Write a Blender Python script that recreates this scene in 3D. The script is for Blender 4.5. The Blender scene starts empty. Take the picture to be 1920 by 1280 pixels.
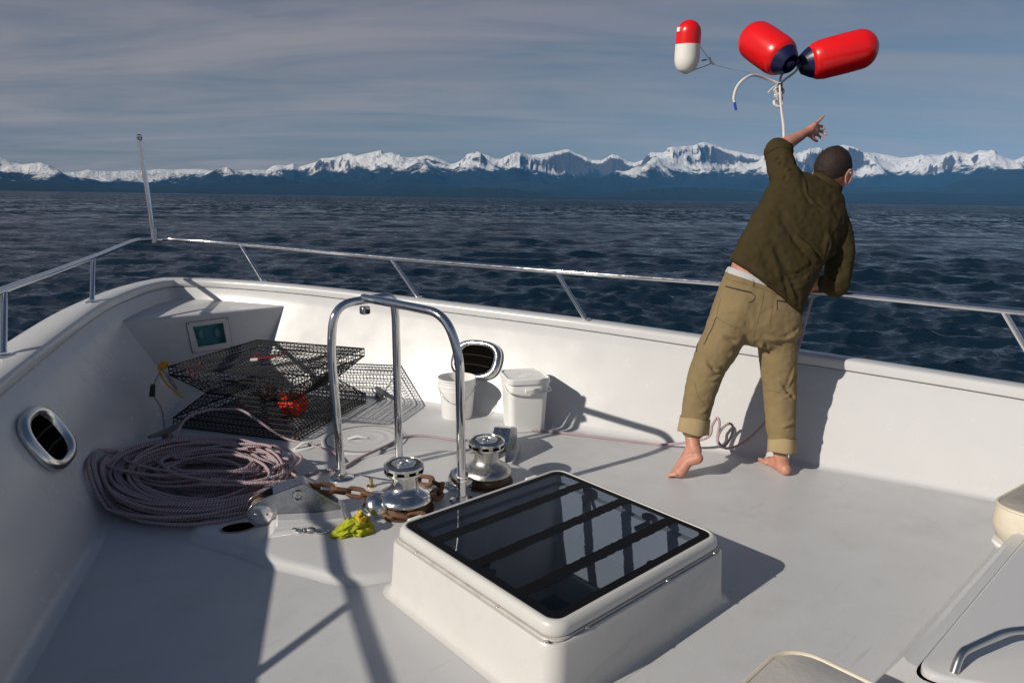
import bpy, bmesh, math, random
import numpy as np
from mathutils import Vector, Matrix, noise as mnoise
random.seed(7); rng = np.random.default_rng(7)
PI = math.pi
sc = bpy.context.scene
C = sc.collection

# ------------------------------------------------------------------ camera
cam_d = bpy.data.cameras.new('camera'); cam = bpy.data.objects.new('camera', cam_d); C.objects.link(cam)
EYE = 1.65
pitch, roll = math.radians(11.67), math.radians(0.865)
fw = Vector((0, math.cos(pitch), -math.sin(pitch))); r0 = Vector((1, 0, 0)); u0 = r0.cross(fw)
rt = r0 * math.cos(roll) + u0 * math.sin(roll); up = -r0 * math.sin(roll) + u0 * math.cos(roll)
M = Matrix((rt, up, -fw)).transposed().to_4x4(); M.translation = (0, 0, EYE)
cam.matrix_world = M
cam_d.sensor_width = 36; cam_d.lens = 24.375; cam_d.clip_start = 0.05; cam_d.clip_end = 90000
sc.camera = cam

# ------------------------------------------------------------------ sun, sky, exposure
SUN_EL, SUN_BEAR = math.radians(29.3), math.radians(55.0)      # bearing the light travels towards, from +Y to +X
ldir = Vector((math.sin(SUN_BEAR) * math.cos(SUN_EL), math.cos(SUN_BEAR) * math.cos(SUN_EL), -math.sin(SUN_EL)))
sd = bpy.data.lights.new('sun', 'SUN'); sd.energy = 4.25; sd.angle = math.radians(0.6); sd.color = (1.0, 0.92, 0.80)
sun = bpy.data.objects.new('sun', sd); C.objects.link(sun)
sun.rotation_euler = ldir.to_track_quat('-Z', 'Y').to_euler()
W_ = bpy.data.worlds.new('World'); sc.world = W_; W_.use_nodes = True
nt = W_.node_tree; nt.nodes.clear()
def N(nt, t, **kw):
    n = nt.nodes.new(t)
    for k, v in kw.items():
        if k.startswith('i_'):
            key = k[2:]; n.inputs[int(key) if key.isdigit() else key.replace('_', ' ')].default_value = v
        else: setattr(n, k, v)
    return n
out = N(nt, 'ShaderNodeOutputWorld'); bg = N(nt, 'ShaderNodeBackground'); bg.inputs['Strength'].default_value = 0.041
sky = N(nt, 'ShaderNodeTexSky', sky_type='NISHITA', sun_disc=False, sun_elevation=SUN_EL, altitude=0, air_density=1.0, dust_density=0.6, ozone_density=2.2)
# Blender: rotation 0 puts the sun at +Y and grows clockwise seen from above
sky.sun_rotation = SUN_BEAR + PI
tc = N(nt, 'ShaderNodeTexCoord')
# high thin cloud sheet: project the view direction on a plane overhead
sep = N(nt, 'ShaderNodeSeparateXYZ'); nt.links.new(tc.outputs['Generated'], sep.inputs[0])
zc = N(nt, 'ShaderNodeMath', operation='MAXIMUM', i_1=0.0); nt.links.new(sep.outputs[2], zc.inputs[0])
za = N(nt, 'ShaderNodeMath', operation='ADD', i_1=0.10); nt.links.new(zc.outputs[0], za.inputs[0])
dx = N(nt, 'ShaderNodeMath', operation='DIVIDE'); nt.links.new(sep.outputs[0], dx.inputs[0]); nt.links.new(za.outputs[0], dx.inputs[1])
dy = N(nt, 'ShaderNodeMath', operation='DIVIDE'); nt.links.new(sep.outputs[1], dy.inputs[0]); nt.links.new(za.outputs[0], dy.inputs[1])
cmb = N(nt, 'ShaderNodeCombineXYZ'); nt.links.new(dx.outputs[0], cmb.inputs[0]); nt.links.new(dy.outputs[0], cmb.inputs[1])
mp = N(nt, 'ShaderNodeMapping'); mp.inputs['Rotation'].default_value = (0, 0, math.radians(-18)); mp.inputs['Scale'].default_value = (0.26, 0.9, 1); mp.inputs['Location'].default_value = (3.1, 1.7, 0)
nt.links.new(cmb.outputs[0], mp.inputs[0])
n1 = N(nt, 'ShaderNodeTexNoise', i_Scale=1.5, i_Detail=8.0, i_Roughness=0.62, i_Distortion=0.9); nt.links.new(mp.outputs[0], n1.inputs['Vector'])
mp2 = N(nt, 'ShaderNodeMapping'); mp2.inputs['Scale'].default_value = (0.16, 0.2, 1); mp2.inputs['Location'].default_value = (1.3, 5.2, 0); nt.links.new(cmb.outputs[0], mp2.inputs[0])
n2 = N(nt, 'ShaderNodeTexNoise', i_Scale=1.0, i_Detail=3.0); nt.links.new(mp2.outputs[0], n2.inputs['Vector'])
# wisps (n1) inside broad banks (n2); banks thinned to clear blue overhead, out of view, to make shade darker and bluer
bank = N(nt, 'ShaderNodeMapRange', i_1=0.32, i_2=0.58, i_3=0.40, i_4=1.0); nt.links.new(n2.outputs[0], bank.inputs[0])
wisp = N(nt, 'ShaderNodeMapRange', i_1=0.36, i_2=0.62, i_3=0.30, i_4=1.0); nt.links.new(n1.outputs[0], wisp.inputs[0])
ca = N(nt, 'ShaderNodeMath', operation='MULTIPLY'); nt.links.new(bank.outputs[0], ca.inputs[0]); nt.links.new(wisp.outputs[0], ca.inputs[1])
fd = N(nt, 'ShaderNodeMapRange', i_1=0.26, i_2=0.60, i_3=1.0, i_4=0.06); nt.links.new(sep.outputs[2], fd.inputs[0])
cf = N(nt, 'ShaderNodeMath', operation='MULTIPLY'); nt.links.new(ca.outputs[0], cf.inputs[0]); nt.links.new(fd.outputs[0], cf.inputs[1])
lowz = N(nt, 'ShaderNodeMapRange', i_1=0.02, i_2=0.22, i_3=1.0, i_4=0.0); nt.links.new(sep.outputs[2], lowz.inputs[0])
tone = N(nt, 'ShaderNodeMix', data_type='RGBA'); tone.inputs['A'].default_value = (7.2, 6.7, 7.1, 1); tone.inputs['B'].default_value = (11.2, 9.8, 8.6, 1); nt.links.new(lowz.outputs[0], tone.inputs['Factor'])
cl = N(nt, 'ShaderNodeMix', data_type='RGBA'); nt.links.new(tone.outputs['Result'], cl.inputs['B'])
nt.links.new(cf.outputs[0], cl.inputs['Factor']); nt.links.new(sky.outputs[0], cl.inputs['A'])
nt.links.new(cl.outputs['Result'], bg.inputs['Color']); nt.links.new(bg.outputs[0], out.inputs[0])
sc.view_settings.view_transform = 'Standard'; sc.view_settings.look = 'None'; sc.view_settings.exposure = 0.0; sc.view_settings.gamma = 1.0
sc.view_settings.use_curve_mapping = False
sc.cycles.use_denoising = True
sc.cycles.max_bounces = 8; sc.cycles.transparent_max_bounces = 12; sc.cycles.volume_bounces = 0
sc.cycles.sample_clamp_indirect = 6.0

# ------------------------------------------------------------------ frames and helpers
BO = math.radians(42)                       # the boat points 42 degrees to the left of +Y
CL = 2.0                                    # the centreline lies 2 m to starboard of the eye
def W(u, s, z=0.0):                         # boat frame (u forward, s to starboard of the centreline) -> world
    v = s + CL
    return Vector((-math.sin(BO) * u + math.cos(BO) * v, math.cos(BO) * u + math.sin(BO) * v, z))
WATER = EYE - 3.75

class MB:
    """collects shapes; build() links them as one mesh object"""
    def __init__(s): s.v = []; s.f = []; s.uv = {}
    def add(s, vs, fs, uvs=None):
        o = len(s.v); s.v.extend([tuple(p) for p in vs])
        for i, f in enumerate(fs):
            if uvs is not None: s.uv[len(s.f)] = uvs[i]
            s.f.append(tuple(o + k for k in f))
        return s
    def box(s, c, d, rz=0.0, M=None):
        x, y, z = d[0] / 2, d[1] / 2, d[2] / 2
        P = [Vector((a * x, b * y, e * z)) for e in (-1, 1) for a, b in ((-1, -1), (1, -1), (1, 1), (-1, 1))]
        R = Matrix.Rotation(rz, 3, 'Z') if M is None else M
        return s.add([R @ p + Vector(c) for p in P], [(3, 2, 1, 0), (4, 5, 6, 7), (0, 1, 5, 4), (1, 2, 6, 5), (2, 3, 7, 6), (3, 0, 4, 7)])
    def tube(s, pts, r, n=10, closed=False, caps=True, flat=1.0, v0=0.0):
        pts = [Vector(p) for p in pts]; m = len(pts)
        rs = r if hasattr(r, '__len__') else [r] * m
        T = []
        for i in range(m):
            a = pts[(i - 1) % m] if (closed or i > 0) else pts[i]; b = pts[(i + 1) % m] if (closed or i < m - 1) else pts[i]
            t = (b - a); T.append(t.normalized() if t.length > 1e-9 else Vector((0, 0, 1)))
        ref = Vector((0, 0, 1)) if abs(T[0].z) < 0.9 else Vector((1, 0, 0))
        nn = (ref - T[0] * ref.dot(T[0])).normalized()
        vs = []; L = [v0]
        for i in range(m):
            if i: L.append(L[-1] + (pts[i] - pts[i - 1]).length)
            nn = nn - T[i] * nn.dot(T[i])
            nn = nn.normalized() if nn.length > 1e-6 else T[i].orthogonal().normalized()
            b = T[i].cross(nn)
            for k in range(n):
                a = 2 * PI * k / n; vs.append(pts[i] + (nn * math.cos(a) * flat + b * math.sin(a)) * rs[i])
        fs = []; uv = []
        mm = m if closed else m - 1
        Lc = L[-1] + (pts[0] - pts[-1]).length
        for i in range(mm):
            j = (i + 1) % m; lb = L[j] if j else Lc
            for k in range(n):
                k2 = (k + 1) % n
                fs.append((i * n + k, i * n + k2, j * n + k2, j * n + k))
                uv.append(((L[i], k / n), (L[i], (k + 1) / n), (lb, (k + 1) / n), (lb, k / n)))
        if caps and not closed:
            fs.append(tuple(range(n - 1, -1, -1))); uv.append([(L[0], 0)] * n)
            fs.append(tuple((m - 1) * n + k for k in range(n))); uv.append([(L[-1], 0)] * n)
        return s.add(vs, fs, uv)
    def lathe(s, prof, n=32, c=(0, 0, 0), M=None, sx=1.0, sy=1.0, power=2.0, caps=True):
        """profile of (r, z) turned about z; power > 2 squares the section"""
        vs = []; R = M if M is not None else Matrix.Identity(3); c = Vector(c)
        for (r, z) in prof:
            for k in range(n):
                a = 2 * PI * k / n; ca, sa = math.cos(a), math.sin(a)
                q = (abs(ca) ** power + abs(sa) ** power) ** (-1 / power)
                vs.append(R @ Vector((r * ca * q * sx, r * sa * q * sy, z)) + c)
        fs = [(i * n + k, i * n + (k + 1) % n, (i + 1) * n + (k + 1) % n, (i + 1) * n + k) for i in range(len(prof) - 1) for k in range(n)]
        if caps and prof[0][0] > 1e-6: fs.append(tuple(range(n - 1, -1, -1)))
        if caps and prof[-1][0] > 1e-6: fs.append(tuple((len(prof) - 1) * n + k for k in range(n)))
        return s.add(vs, fs)
    def prism(s, poly, z0, z1):
        n = len(poly); vs = [(p[0], p[1], z0) for p in poly] + [(p[0], p[1], z1) for p in poly]
        return s.add(vs, [tuple(range(n - 1, -1, -1)), tuple(range(n, 2 * n))] + [(k, (k + 1) % n, n + (k + 1) % n, n + k) for k in range(n)])
    def loft(s, rings, closed=True, cap=False):
        n = len(rings[0]); vs = [p for r in rings for p in r]; e = n if closed else n - 1
        fs = [(i * n + k, i * n + (k + 1) % n, (i + 1) * n + (k + 1) % n, (i + 1) * n + k) for i in range(len(rings) - 1) for k in range(e)]
        if cap: fs += [tuple(range(n - 1, -1, -1)), tuple((len(rings) - 1) * n + k for k in range(n))]
        return s.add(vs, fs)
    def mesh(s, name, smooth=True, angle=40):
        me = bpy.data.meshes.new(name); me.from_pydata(s.v, [], s.f)
        if s.uv:
            ul = me.uv_layers.new(name='UVMap'); k = 0
            for i, f in enumerate(s.f):
                q = s.uv.get(i)
                for j in range(len(f)):
                    if q is not None: ul.data[k].uv = q[j]
                    k += 1
        me.validate(); me.update()
        if smooth:
            me.polygons.foreach_set('use_smooth', [True] * len(me.polygons)); me.set_sharp_from_angle(angle=math.radians(angle))
        return me
    def build(s, name, mat, parent=None, smooth=True, angle=40, bevel=0.0, bseg=2, sub=0):
        o = bpy.data.objects.new(name, s.mesh(name, smooth, angle)); C.objects.link(o)
        if mat is not None: o.data.materials.append(mat)
        if parent is not None: o.parent = parent
        if bevel:
            m = o.modifiers.new('bevel', 'BEVEL'); m.width = bevel; m.segments = bseg; m.limit_method = 'ANGLE'; m.angle_limit = math.radians(35)
        if sub:
            m = o.modifiers.new('sub', 'SUBSURF'); m.levels = sub; m.render_levels = sub
        return o
def thing(name, label, cat, loc=(0, 0, 0), rz=BO, group=None):
    o = bpy.data.objects.new(name, None); C.objects.link(o); o.location = loc; o.rotation_euler = (0, 0, rz); o.empty_display_size = 0.1
    return tag(o, label, cat, group)
def tag(o, label, cat, group=None, kind=None):
    if label: o['label'] = label
    if cat: o['category'] = cat
    if group: o['group'] = group
    if kind: o['kind'] = kind
    return o
def structure(o): o['kind'] = 'structure'; return o
def crv(ctrl, n=8, closed=False):
    """Catmull-Rom through the control points"""
    P = [Vector(p) for p in ctrl]; m = len(P); out = []
    for i in range(m if closed else m - 1):
        p1, p2 = P[i], P[(i + 1) % m]
        p0 = P[i - 1] if (i or closed) else p1 * 2 - p2
        p3 = P[(i + 2) % m] if (closed or i + 2 < m) else p2 * 2 - p1
        for k in range(n):
            t = k / n
            out.append(0.5 * ((2 * p1) + (p2 - p0) * t + (2 * p0 - 5 * p1 + 4 * p2 - p3) * t * t + (3 * p1 - p0 - 3 * p2 + p3) * t ** 3))
    if not closed: out.append(P[-1])
    return out
def bend(pts, rad, n=6):
    """polyline with rounded corners"""
    P = [Vector(p) for p in pts]; out = [P[0]]
    for i in range(1, len(P) - 1):
        a = (P[i - 1] - P[i]); b = (P[i + 1] - P[i]); r = min(rad, a.length * .49, b.length * .49)
        p, q = P[i] + a.normalized() * r, P[i] + b.normalized() * r
        for k in range(n + 1):
            t = k / n; out.append(p * (1 - t) ** 2 + P[i] * 2 * t * (1 - t) + q * t * t)
    out.append(P[-1]); return out
def rrect(w, h, r, n=5):
    pts = []
    for cx, cy, a0 in ((w / 2 - r, h / 2 - r, 0), (-w / 2 + r, h / 2 - r, 90), (-w / 2 + r, -h / 2 + r, 180), (w / 2 - r, -h / 2 + r, 270)):
        for k in range(n + 1):
            a = math.radians(a0 + 90 * k / n); pts.append((cx + r * math.cos(a), cy + r * math.sin(a)))
    return pts

# ------------------------------------------------------------------ materials
def mat(name, col, rough=0.5, metal=0.0, var=0.0, vscale=6.0, bump=0.0, bscale=60.0, spec=None, dirt=None, dscale=3.0, damt=0.3, coat=0.0, trans=0.0, ior=None, rvar=0.0, sss=0.0, specks=0.0):
    m = bpy.data.materials.new(name); m.use_nodes = True; t = m.node_tree; p = t.nodes['Principled BSDF']
    p.inputs['Base Color'].default_value = (*col, 1); p.inputs['Roughness'].default_value = rough; p.inputs['Metallic'].default_value = metal
    if spec is not None: p.inputs['Specular IOR Level'].default_value = spec
    if coat: p.inputs['Coat Weight'].default_value = coat
    if trans: p.inputs['Transmission Weight'].default_value = trans
    if ior: p.inputs['IOR'].default_value = ior
    if sss: p.inputs['Subsurface Weight'].default_value = sss; p.inputs['Subsurface Radius'].default_value = (0.02, 0.008, 0.004)
    co = N(t, 'ShaderNodeTexCoord')
    cur = None
    if var or dirt:
        no = N(t, 'ShaderNodeTexNoise', i_Scale=vscale, i_Detail=6.0, i_Roughness=0.6); t.links.new(co.outputs['Object'], no.inputs['Vector'])
        mr = N(t, 'ShaderNodeMapRange', i_1=0.3, i_2=0.7, i_3=1 - var, i_4=1 + var); t.links.new(no.outputs[0], mr.inputs[0])
        mu = N(t, 'ShaderNodeMix', data_type='RGBA', blend_type='MULTIPLY'); mu.inputs['Factor'].default_value = 1
        mu.inputs['A'].default_value = (*col, 1); t.links.new(mr.outputs[0], mu.inputs['B']); cur = mu.outputs['Result']
    if dirt:
        n2 = N(t, 'ShaderNodeTexNoise', i_Scale=dscale, i_Detail=9.0, i_Roughness=0.72); t.links.new(co.outputs['Object'], n2.inputs['Vector'])
        m2 = N(t, 'ShaderNodeMapRange', i_1=0.52, i_2=0.80, i_3=0.0, i_4=damt); t.links.new(n2.outputs[0], m2.inputs[0])
        mi = N(t, 'ShaderNodeMix', data_type='RGBA'); mi.inputs['B'].default_value = (*dirt, 1); t.links.new(m2.outputs[0], mi.inputs['Factor']); t.links.new(cur, mi.inputs['A']); cur = mi.outputs['Result']
    if specks:      # grit and small scuffs lying on the paint
        vo = N(t, 'ShaderNodeTexVoronoi', i_Scale=7.0); t.links.new(co.outputs['Object'], vo.inputs['Vector'])
        wh = N(t, 'ShaderNodeTexWhiteNoise', noise_dimensions='3D'); t.links.new(vo.outputs['Position'], wh.inputs['Vector'])
        sz = N(t, 'ShaderNodeMath', operation='POWER', i_1=6.0); t.links.new(wh.outputs['Value'], sz.inputs[0])
        s2 = N(t, 'ShaderNodeMath', operation='MULTIPLY', i_1=0.055); t.links.new(sz.outputs[0], s2.inputs[0])
        lt = N(t, 'ShaderNodeMath', operation='LESS_THAN'); t.links.new(vo.outputs['Distance'], lt.inputs[0]); t.links.new(s2.outputs[0], lt.inputs[1])
        am = N(t, 'ShaderNodeMath', operation='MULTIPLY', i_1=specks); t.links.new(lt.outputs[0], am.inputs[0])
        sm = N(t, 'ShaderNodeMix', data_type='RGBA'); sm.inputs['B'].default_value = (.10, .085, .07, 1); t.links.new(am.outputs[0], sm.inputs['Factor']); t.links.new(cur, sm.inputs['A']); cur = sm.outputs['Result']
        sv = N(t, 'ShaderNodeMapping'); sv.inputs['Scale'].default_value = (3.0, 42.0, 42.0); sv.inputs['Rotation'].default_value = (.3, .2, .9); t.links.new(co.outputs['Object'], sv.inputs[0])
        ss = N(t, 'ShaderNodeTexNoise', i_Scale=1.0, i_Detail=3.0); t.links.new(sv.outputs[0], ss.inputs['Vector'])
        sr = N(t, 'ShaderNodeMapRange', i_1=0.68, i_2=0.76, i_3=0.0, i_4=specks * .45); t.links.new(ss.outputs[0], sr.inputs[0])
        s3 = N(t, 'ShaderNodeMix', data_type='RGBA'); s3.inputs['B'].default_value = (.26, .245, .23, 1); t.links.new(sr.outputs[0], s3.inputs['Factor']); t.links.new(cur, s3.inputs['A']); cur = s3.outputs['Result']
    if cur is not None: t.links.new(cur, p.inputs['Base Color'])
    if rvar:
        n3 = N(t, 'ShaderNodeTexNoise', i_Scale=vscale * 2.3, i_Detail=5.0); t.links.new(co.outputs['Object'], n3.inputs['Vector'])
        m3 = N(t, 'ShaderNodeMapRange', i_1=0.3, i_2=0.7, i_3=max(0.02, rough - rvar), i_4=rough + rvar); t.links.new(n3.outputs[0], m3.inputs[0]); t.links.new(m3.outputs[0], p.inputs['Roughness'])
    if bump:
        nb = N(t, 'ShaderNodeTexNoise', i_Scale=bscale, i_Detail=4.0); t.links.new(co.outputs['Object'], nb.inputs['Vector'])
        bm = N(t, 'ShaderNodeBump', i_Strength=1.0, i_Distance=bump); t.links.new(nb.outputs[0], bm.inputs['Height']); t.links.new(bm.outputs[0], p.inputs['Normal'])
    return m
GEL = mat('gelcoat_white', (0.575, 0.578, 0.588), 0.25, var=0.012, vscale=2.2, bump=0.0002, bscale=5, dirt=(0.46, 0.44, 0.40), dscale=1.7, damt=0.09, rvar=0.04, specks=.35)
DECK = mat('deck_paint', (0.555, 0.562, 0.578), 0.40, var=0.03, vscale=2.8, bump=0.0012, bscale=240, dirt=(0.36, 0.34, 0.31), dscale=2.6, damt=0.42, rvar=0.12, specks=.8)
STEEL = mat('polished_steel', (0.78, 0.78, 0.79), 0.10, metal=1.0, rvar=0.05, vscale=14)
CHROME = mat('worn_chrome', (0.72, 0.71, 0.69), 0.17, metal=1.0, rvar=0.1, vscale=22, var=0.08, bump=0.0006, bscale=60)
DULL = mat('dull_drum_steel', (0.55, 0.53, 0.50), 0.38, metal=1.0, rvar=0.1, vscale=30, var=0.12)
BLACK = mat('black_rubber', (0.012, 0.012, 0.014), 0.5)
DARK = mat('dark_opening', (0.004, 0.0035, 0.003), 0.8, spec=0.0)
PLASTIC = mat('white_plastic', (0.78, 0.78, 0.77), 0.35, var=0.02, sss=0.0, dirt=(0.6, 0.58, 0.52), dscale=8, damt=0.12)
GREY = mat('grey_metal', (0.22, 0.22, 0.23), 0.45, metal=0.7, var=0.1)

# ------------------------------------------------------------------ water: one sheet to the horizon
def perlin(x, y, seed=0):
    r = np.random.default_rng(seed); P = r.permutation(512); P = np.concatenate([P, P]); A = r.uniform(0, 2 * PI, 512); gx, gy = np.cos(A), np.sin(A)
    xi = np.floor(x).astype(int); yi = np.floor(y).astype(int); xf, yf = x - xi, y - yi; xi &= 511; yi &= 511
    u = xf ** 3 * (xf * (xf * 6 - 15) + 10); v = yf ** 3 * (yf * (yf * 6 - 15) + 10)
    def g(i, j, dx, dy):
        h = P[(P[i & 511] + j) & 511]; return gx[h] * dx + gy[h] * dy
    a = g(xi, yi, xf, yf); b = g(xi + 1, yi, xf - 1, yf); c = g(xi, yi + 1, xf, yf - 1); d = g(xi + 1, yi + 1, xf - 1, yf - 1)
    return (a + u * (b - a)) * (1 - v) + (c + u * (d - c)) * v
def np_mesh(name, co, faces, mat_, smooth=True):
    me = bpy.data.meshes.new(name); nv, nf = len(co), len(faces)
    me.vertices.add(nv); me.vertices.foreach_set('co', co.astype(np.float32).ravel())
    me.loops.add(nf * 4); me.loops.foreach_set('vertex_index', faces.astype(np.int32).ravel())
    me.polygons.add(nf); me.polygons.foreach_set('loop_start', np.arange(0, nf * 4, 4, dtype=np.int32))
    me.polygons.foreach_set('use_smooth', np.ones(nf, dtype=bool))
    me.update(calc_edges=True); me.validate()
    o = bpy.data.objects.new(name, me); C.objects.link(o); me.materials.append(mat_); return o
def grid_faces(nr, nc, wrap=False):
    i = np.arange(nr - 1)[:, None]; j = np.arange(nc if wrap else nc - 1)[None, :]; j2 = (j + 1) % nc
    return np.stack([i * nc + j, i * nc + j2, (i + 1) * nc + j2, (i + 1) * nc + j], -1).reshape(-1, 4)

def water_material():
    m = bpy.data.materials.new('sea_water'); m.use_nodes = True; t = m.node_tree; p = t.nodes['Principled BSDF']
    p.inputs['Base Color'].default_value = (0.005, 0.017, 0.034, 1); p.inputs['Roughness'].default_value = 0.09; p.inputs['IOR'].default_value = 1.333
    ge = N(t, 'ShaderNodeNewGeometry'); h = None
    for sc_, dist, det, stx in ((0.40, 0.42, 3.0, 0.35), (1.7, 0.22, 5.0, 0.40), (6.0, 0.075, 5.0, 0.5)):
        mp = N(t, 'ShaderNodeMapping'); mp.inputs['Rotation'].default_value = (0, 0, math.radians(12)); mp.inputs['Scale'].default_value = (stx, 1, 1); t.links.new(ge.outputs['Position'], mp.inputs[0])
        n = N(t, 'ShaderNodeTexNoise', i_Scale=sc_, i_Detail=det, i_Roughness=0.55, i_Distortion=0.6); t.links.new(mp.outputs[0], n.inputs['Vector'])
        mu = N(t, 'ShaderNodeMath', operation='MULTIPLY_ADD', i_1=dist); t.links.new(n.outputs[0], mu.inputs[0])
        if h is not None: t.links.new(h, mu.inputs[2])
        h = mu.outputs[0]
    b = N(t, 'ShaderNodeBump', i_Strength=0.85, i_Distance=1.0); t.links.new(h, b.inputs['Height'])
    # beyond the modelled waves the facets are smaller than a pixel: tilt the normal itself
    def slopes(scale, amt, stretch):
        mp = N(t, 'ShaderNodeMapping'); mp.inputs['Rotation'].default_value = (0, 0, math.radians(12)); mp.inputs['Scale'].default_value = (stretch, 1, 1); t.links.new(ge.outputs['Position'], mp.inputs[0])
        n = N(t, 'ShaderNodeTexNoise', i_Scale=scale, i_Detail=3.0, i_Roughness=0.6); t.links.new(mp.outputs[0], n.inputs['Vector'])
        s = N(t, 'ShaderNodeVectorMath', operation='SUBTRACT'); s.inputs[1].default_value = (.5, .5, .5); t.links.new(n.outputs['Color'], s.inputs[0])
        k = N(t, 'ShaderNodeVectorMath', operation='MULTIPLY'); k.inputs[1].default_value = (amt * .7, amt, 0); t.links.new(s.outputs[0], k.inputs[0]); return k.outputs[0]
    a1 = N(t, 'ShaderNodeVectorMath', operation='ADD'); t.links.new(slopes(0.9, 2.8, .45), a1.inputs[0]); t.links.new(slopes(0.10, 1.6, .35), a1.inputs[1])
    a2 = N(t, 'ShaderNodeVectorMath', operation='ADD'); t.links.new(a1.outputs[0], a2.inputs[0]); a2.inputs[1].default_value = (0, -.32, 1)
    nz = N(t, 'ShaderNodeVectorMath', operation='NORMALIZE'); t.links.new(a2.outputs[0], nz.inputs[0])
    ln_ = N(t, 'ShaderNodeVectorMath', operation='LENGTH'); t.links.new(ge.outputs['Position'], ln_.inputs[0])
    mr = N(t, 'ShaderNodeMapRange', i_1=35.0, i_2=220.0); t.links.new(ln_.outputs['Value'], mr.inputs[0])
    mx = N(t, 'ShaderNodeMix', data_type='VECTOR'); t.links.new(mr.outputs[0], mx.inputs['Factor']); t.links.new(b.outputs[0], mx.inputs['A']); t.links.new(nz.outputs[0], mx.inputs['B'])
    t.links.new(mx.outputs['Result'], p.inputs['Normal'])
    return m
def build_water():
    fine = np.radians(np.arange(-52, 52.001, 0.12)); coarse = np.radians(np.arange(56, 308, 4.0))
    az = np.concatenate([fine, coarse]); nc = len(az)
    r = [3.0]
    while r[-1] < 700: r.append(r[-1] * 1.0075)
    while r[-1] < 22800: r.append(r[-1] * 1.16)
    r = np.array(r); nr = len(r)
    X = r[:, None] * np.sin(az)[None, :]; Y = r[:, None] * np.cos(az)[None, :]
    Z = np.zeros_like(X); DX = np.zeros_like(X); DY = np.zeros_like(X)
    dr = np.gradient(r)[:, None]; vis = np.ones(nc); vis[len(fine):] = 0
    q = np.random.default_rng(5)
    wind = math.radians(172)                       # waves run towards the viewer, slightly across
    gust = 0.85 + 0.35 * (perlin(X / 38, Y / 38, 3) + 0.5 * perlin(X / 13, Y / 13, 4))
    for k in range(110):
        lam = 0.40 * (9 / 0.40) ** (q.random() ** 1.25); th = wind + q.normal(0, 0.36) * (1.2 if lam < 1.2 else 1.0)
        amp = 0.0150 * lam ** 0.62 * q.uniform(0.5, 1.3) * (1.0 if lam < 2.5 else (2.5 / lam) ** 0.55)
        kx, ky = math.sin(th) * 2 * PI / lam, math.cos(th) * 2 * PI / lam; ph = q.random() * 2 * PI
        w = np.clip(lam / (2.2 * dr) - 0.8, 0, 1) * vis[None, :]
        a = kx * X + ky * Y + ph
        Z += amp * np.cos(a) * w; DX -= math.sin(th) * amp * np.sin(a) * w; DY -= math.cos(th) * amp * np.sin(a) * w
    Z *= gust; 
    co = np.stack([X + DX * 0.9 * gust, Y + DY * 0.9 * gust, Z + WATER], -1).reshape(-1, 3)
    # centre cap
    o = np_mesh('sea', co, grid_faces(nr, nc, wrap=True), water_material())
    return structure(o)
build_water()

# ------------------------------------------------------------------ mountains across the sound
def hor(x): return 357.0 + 0.0151 * x
def px_az(x, y):                       # a sight line of the photograph -> azimuth, tangent of elevation
    d = rt * ((x - 960) / 1300) - up * ((y - 640) / 1300) + fw
    h = math.hypot(d.x, d.y); return math.atan2(d.x, d.y), d.z / h
def profile(pts):
    P = sorted(px_az(*p) for p in pts); return np.array([p[0] for p in P]), np.array([p[1] for p in P])
def ridged(x, y, seed, oct=6, gain=0.5, lac=2.05):
    s = 0; a = 1.0; w = 1.0; tot = 0
    for k in range(oct):
        n = (1 - np.abs(perlin(x * lac ** k, y * lac ** k, seed + k)) * 2.0); n = np.clip(n, 0, 1) ** 2
        s = s + a * n * w; tot += a; w = np.clip(n * 1.6, 0, 1); a *= gain
    return s / tot
def fbm(x, y, seed, oct=5):
    return sum(0.5 ** k * perlin(x * 2.03 ** k, y * 2.03 ** k, seed + k) for k in range(oct))
def range_mesh(name, pts, dist, depth, mat_, seed, step, rows, spur, jag, mirror_pad=True):
    az0, el0 = profile(pts)
    lo, hi = math.radians(-60), math.radians(60)
    az = np.arange(lo, hi, step)
    # outside the frame the range goes on with the mean height of its ends
    el = np.interp(az, az0, el0)
    wob = fbm(az * 14, az * 0 + seed, seed + 50, 5)
    outl = np.clip((az0[0] - az) / 0.05, 0, 1) + np.clip((az - az0[-1]) / 0.05, 0, 1)
    el = el * (1 - 0.25 * outl) + outl * 0.020 * wob
    t = np.linspace(-1, 1, rows)                     # -1 front foot, 0 crest, 1 back foot
    R = dist + depth * t
    A, T = np.meshgrid(az, t); RR = np.meshgrid(az, R)[1]
    X = RR * np.sin(A); Y = RR * np.cos(A)
    crest = (el * dist + EYE)[None, :]
    s = 1 / (depth * 0.80)
    rd = ridged(X * s, Y * s, seed, 7, .5)
    base = 1 - np.abs(T) ** 1.15
    sh = np.clip(base, 0, 1)
    env = np.exp(-(T / 0.06) ** 2)                   # the crest keeps the skyline
    body = sh * (1 - spur) + sh * spur * rd * 1.75
    front = np.clip(body, 0, 0.985)
    Hh = crest * (front * (1 - env) + env * (1.0 - 0.35 * np.abs(T) / 0.06 * (1 - rd) * spur))
    Hh += crest * env * jag * (ridged(X * s * 3.3, Y * s * 3.3, seed + 20, 5) - 0.42)
    Hh = np.where(np.abs(T) > 0.995, -1.5, Hh)
    z = Hh + WATER
    co = np.stack([X, Y, z], -1).reshape(-1, 3)
    return structure(np_mesh(name, co, grid_faces(rows, len(az)), mat_))
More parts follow.
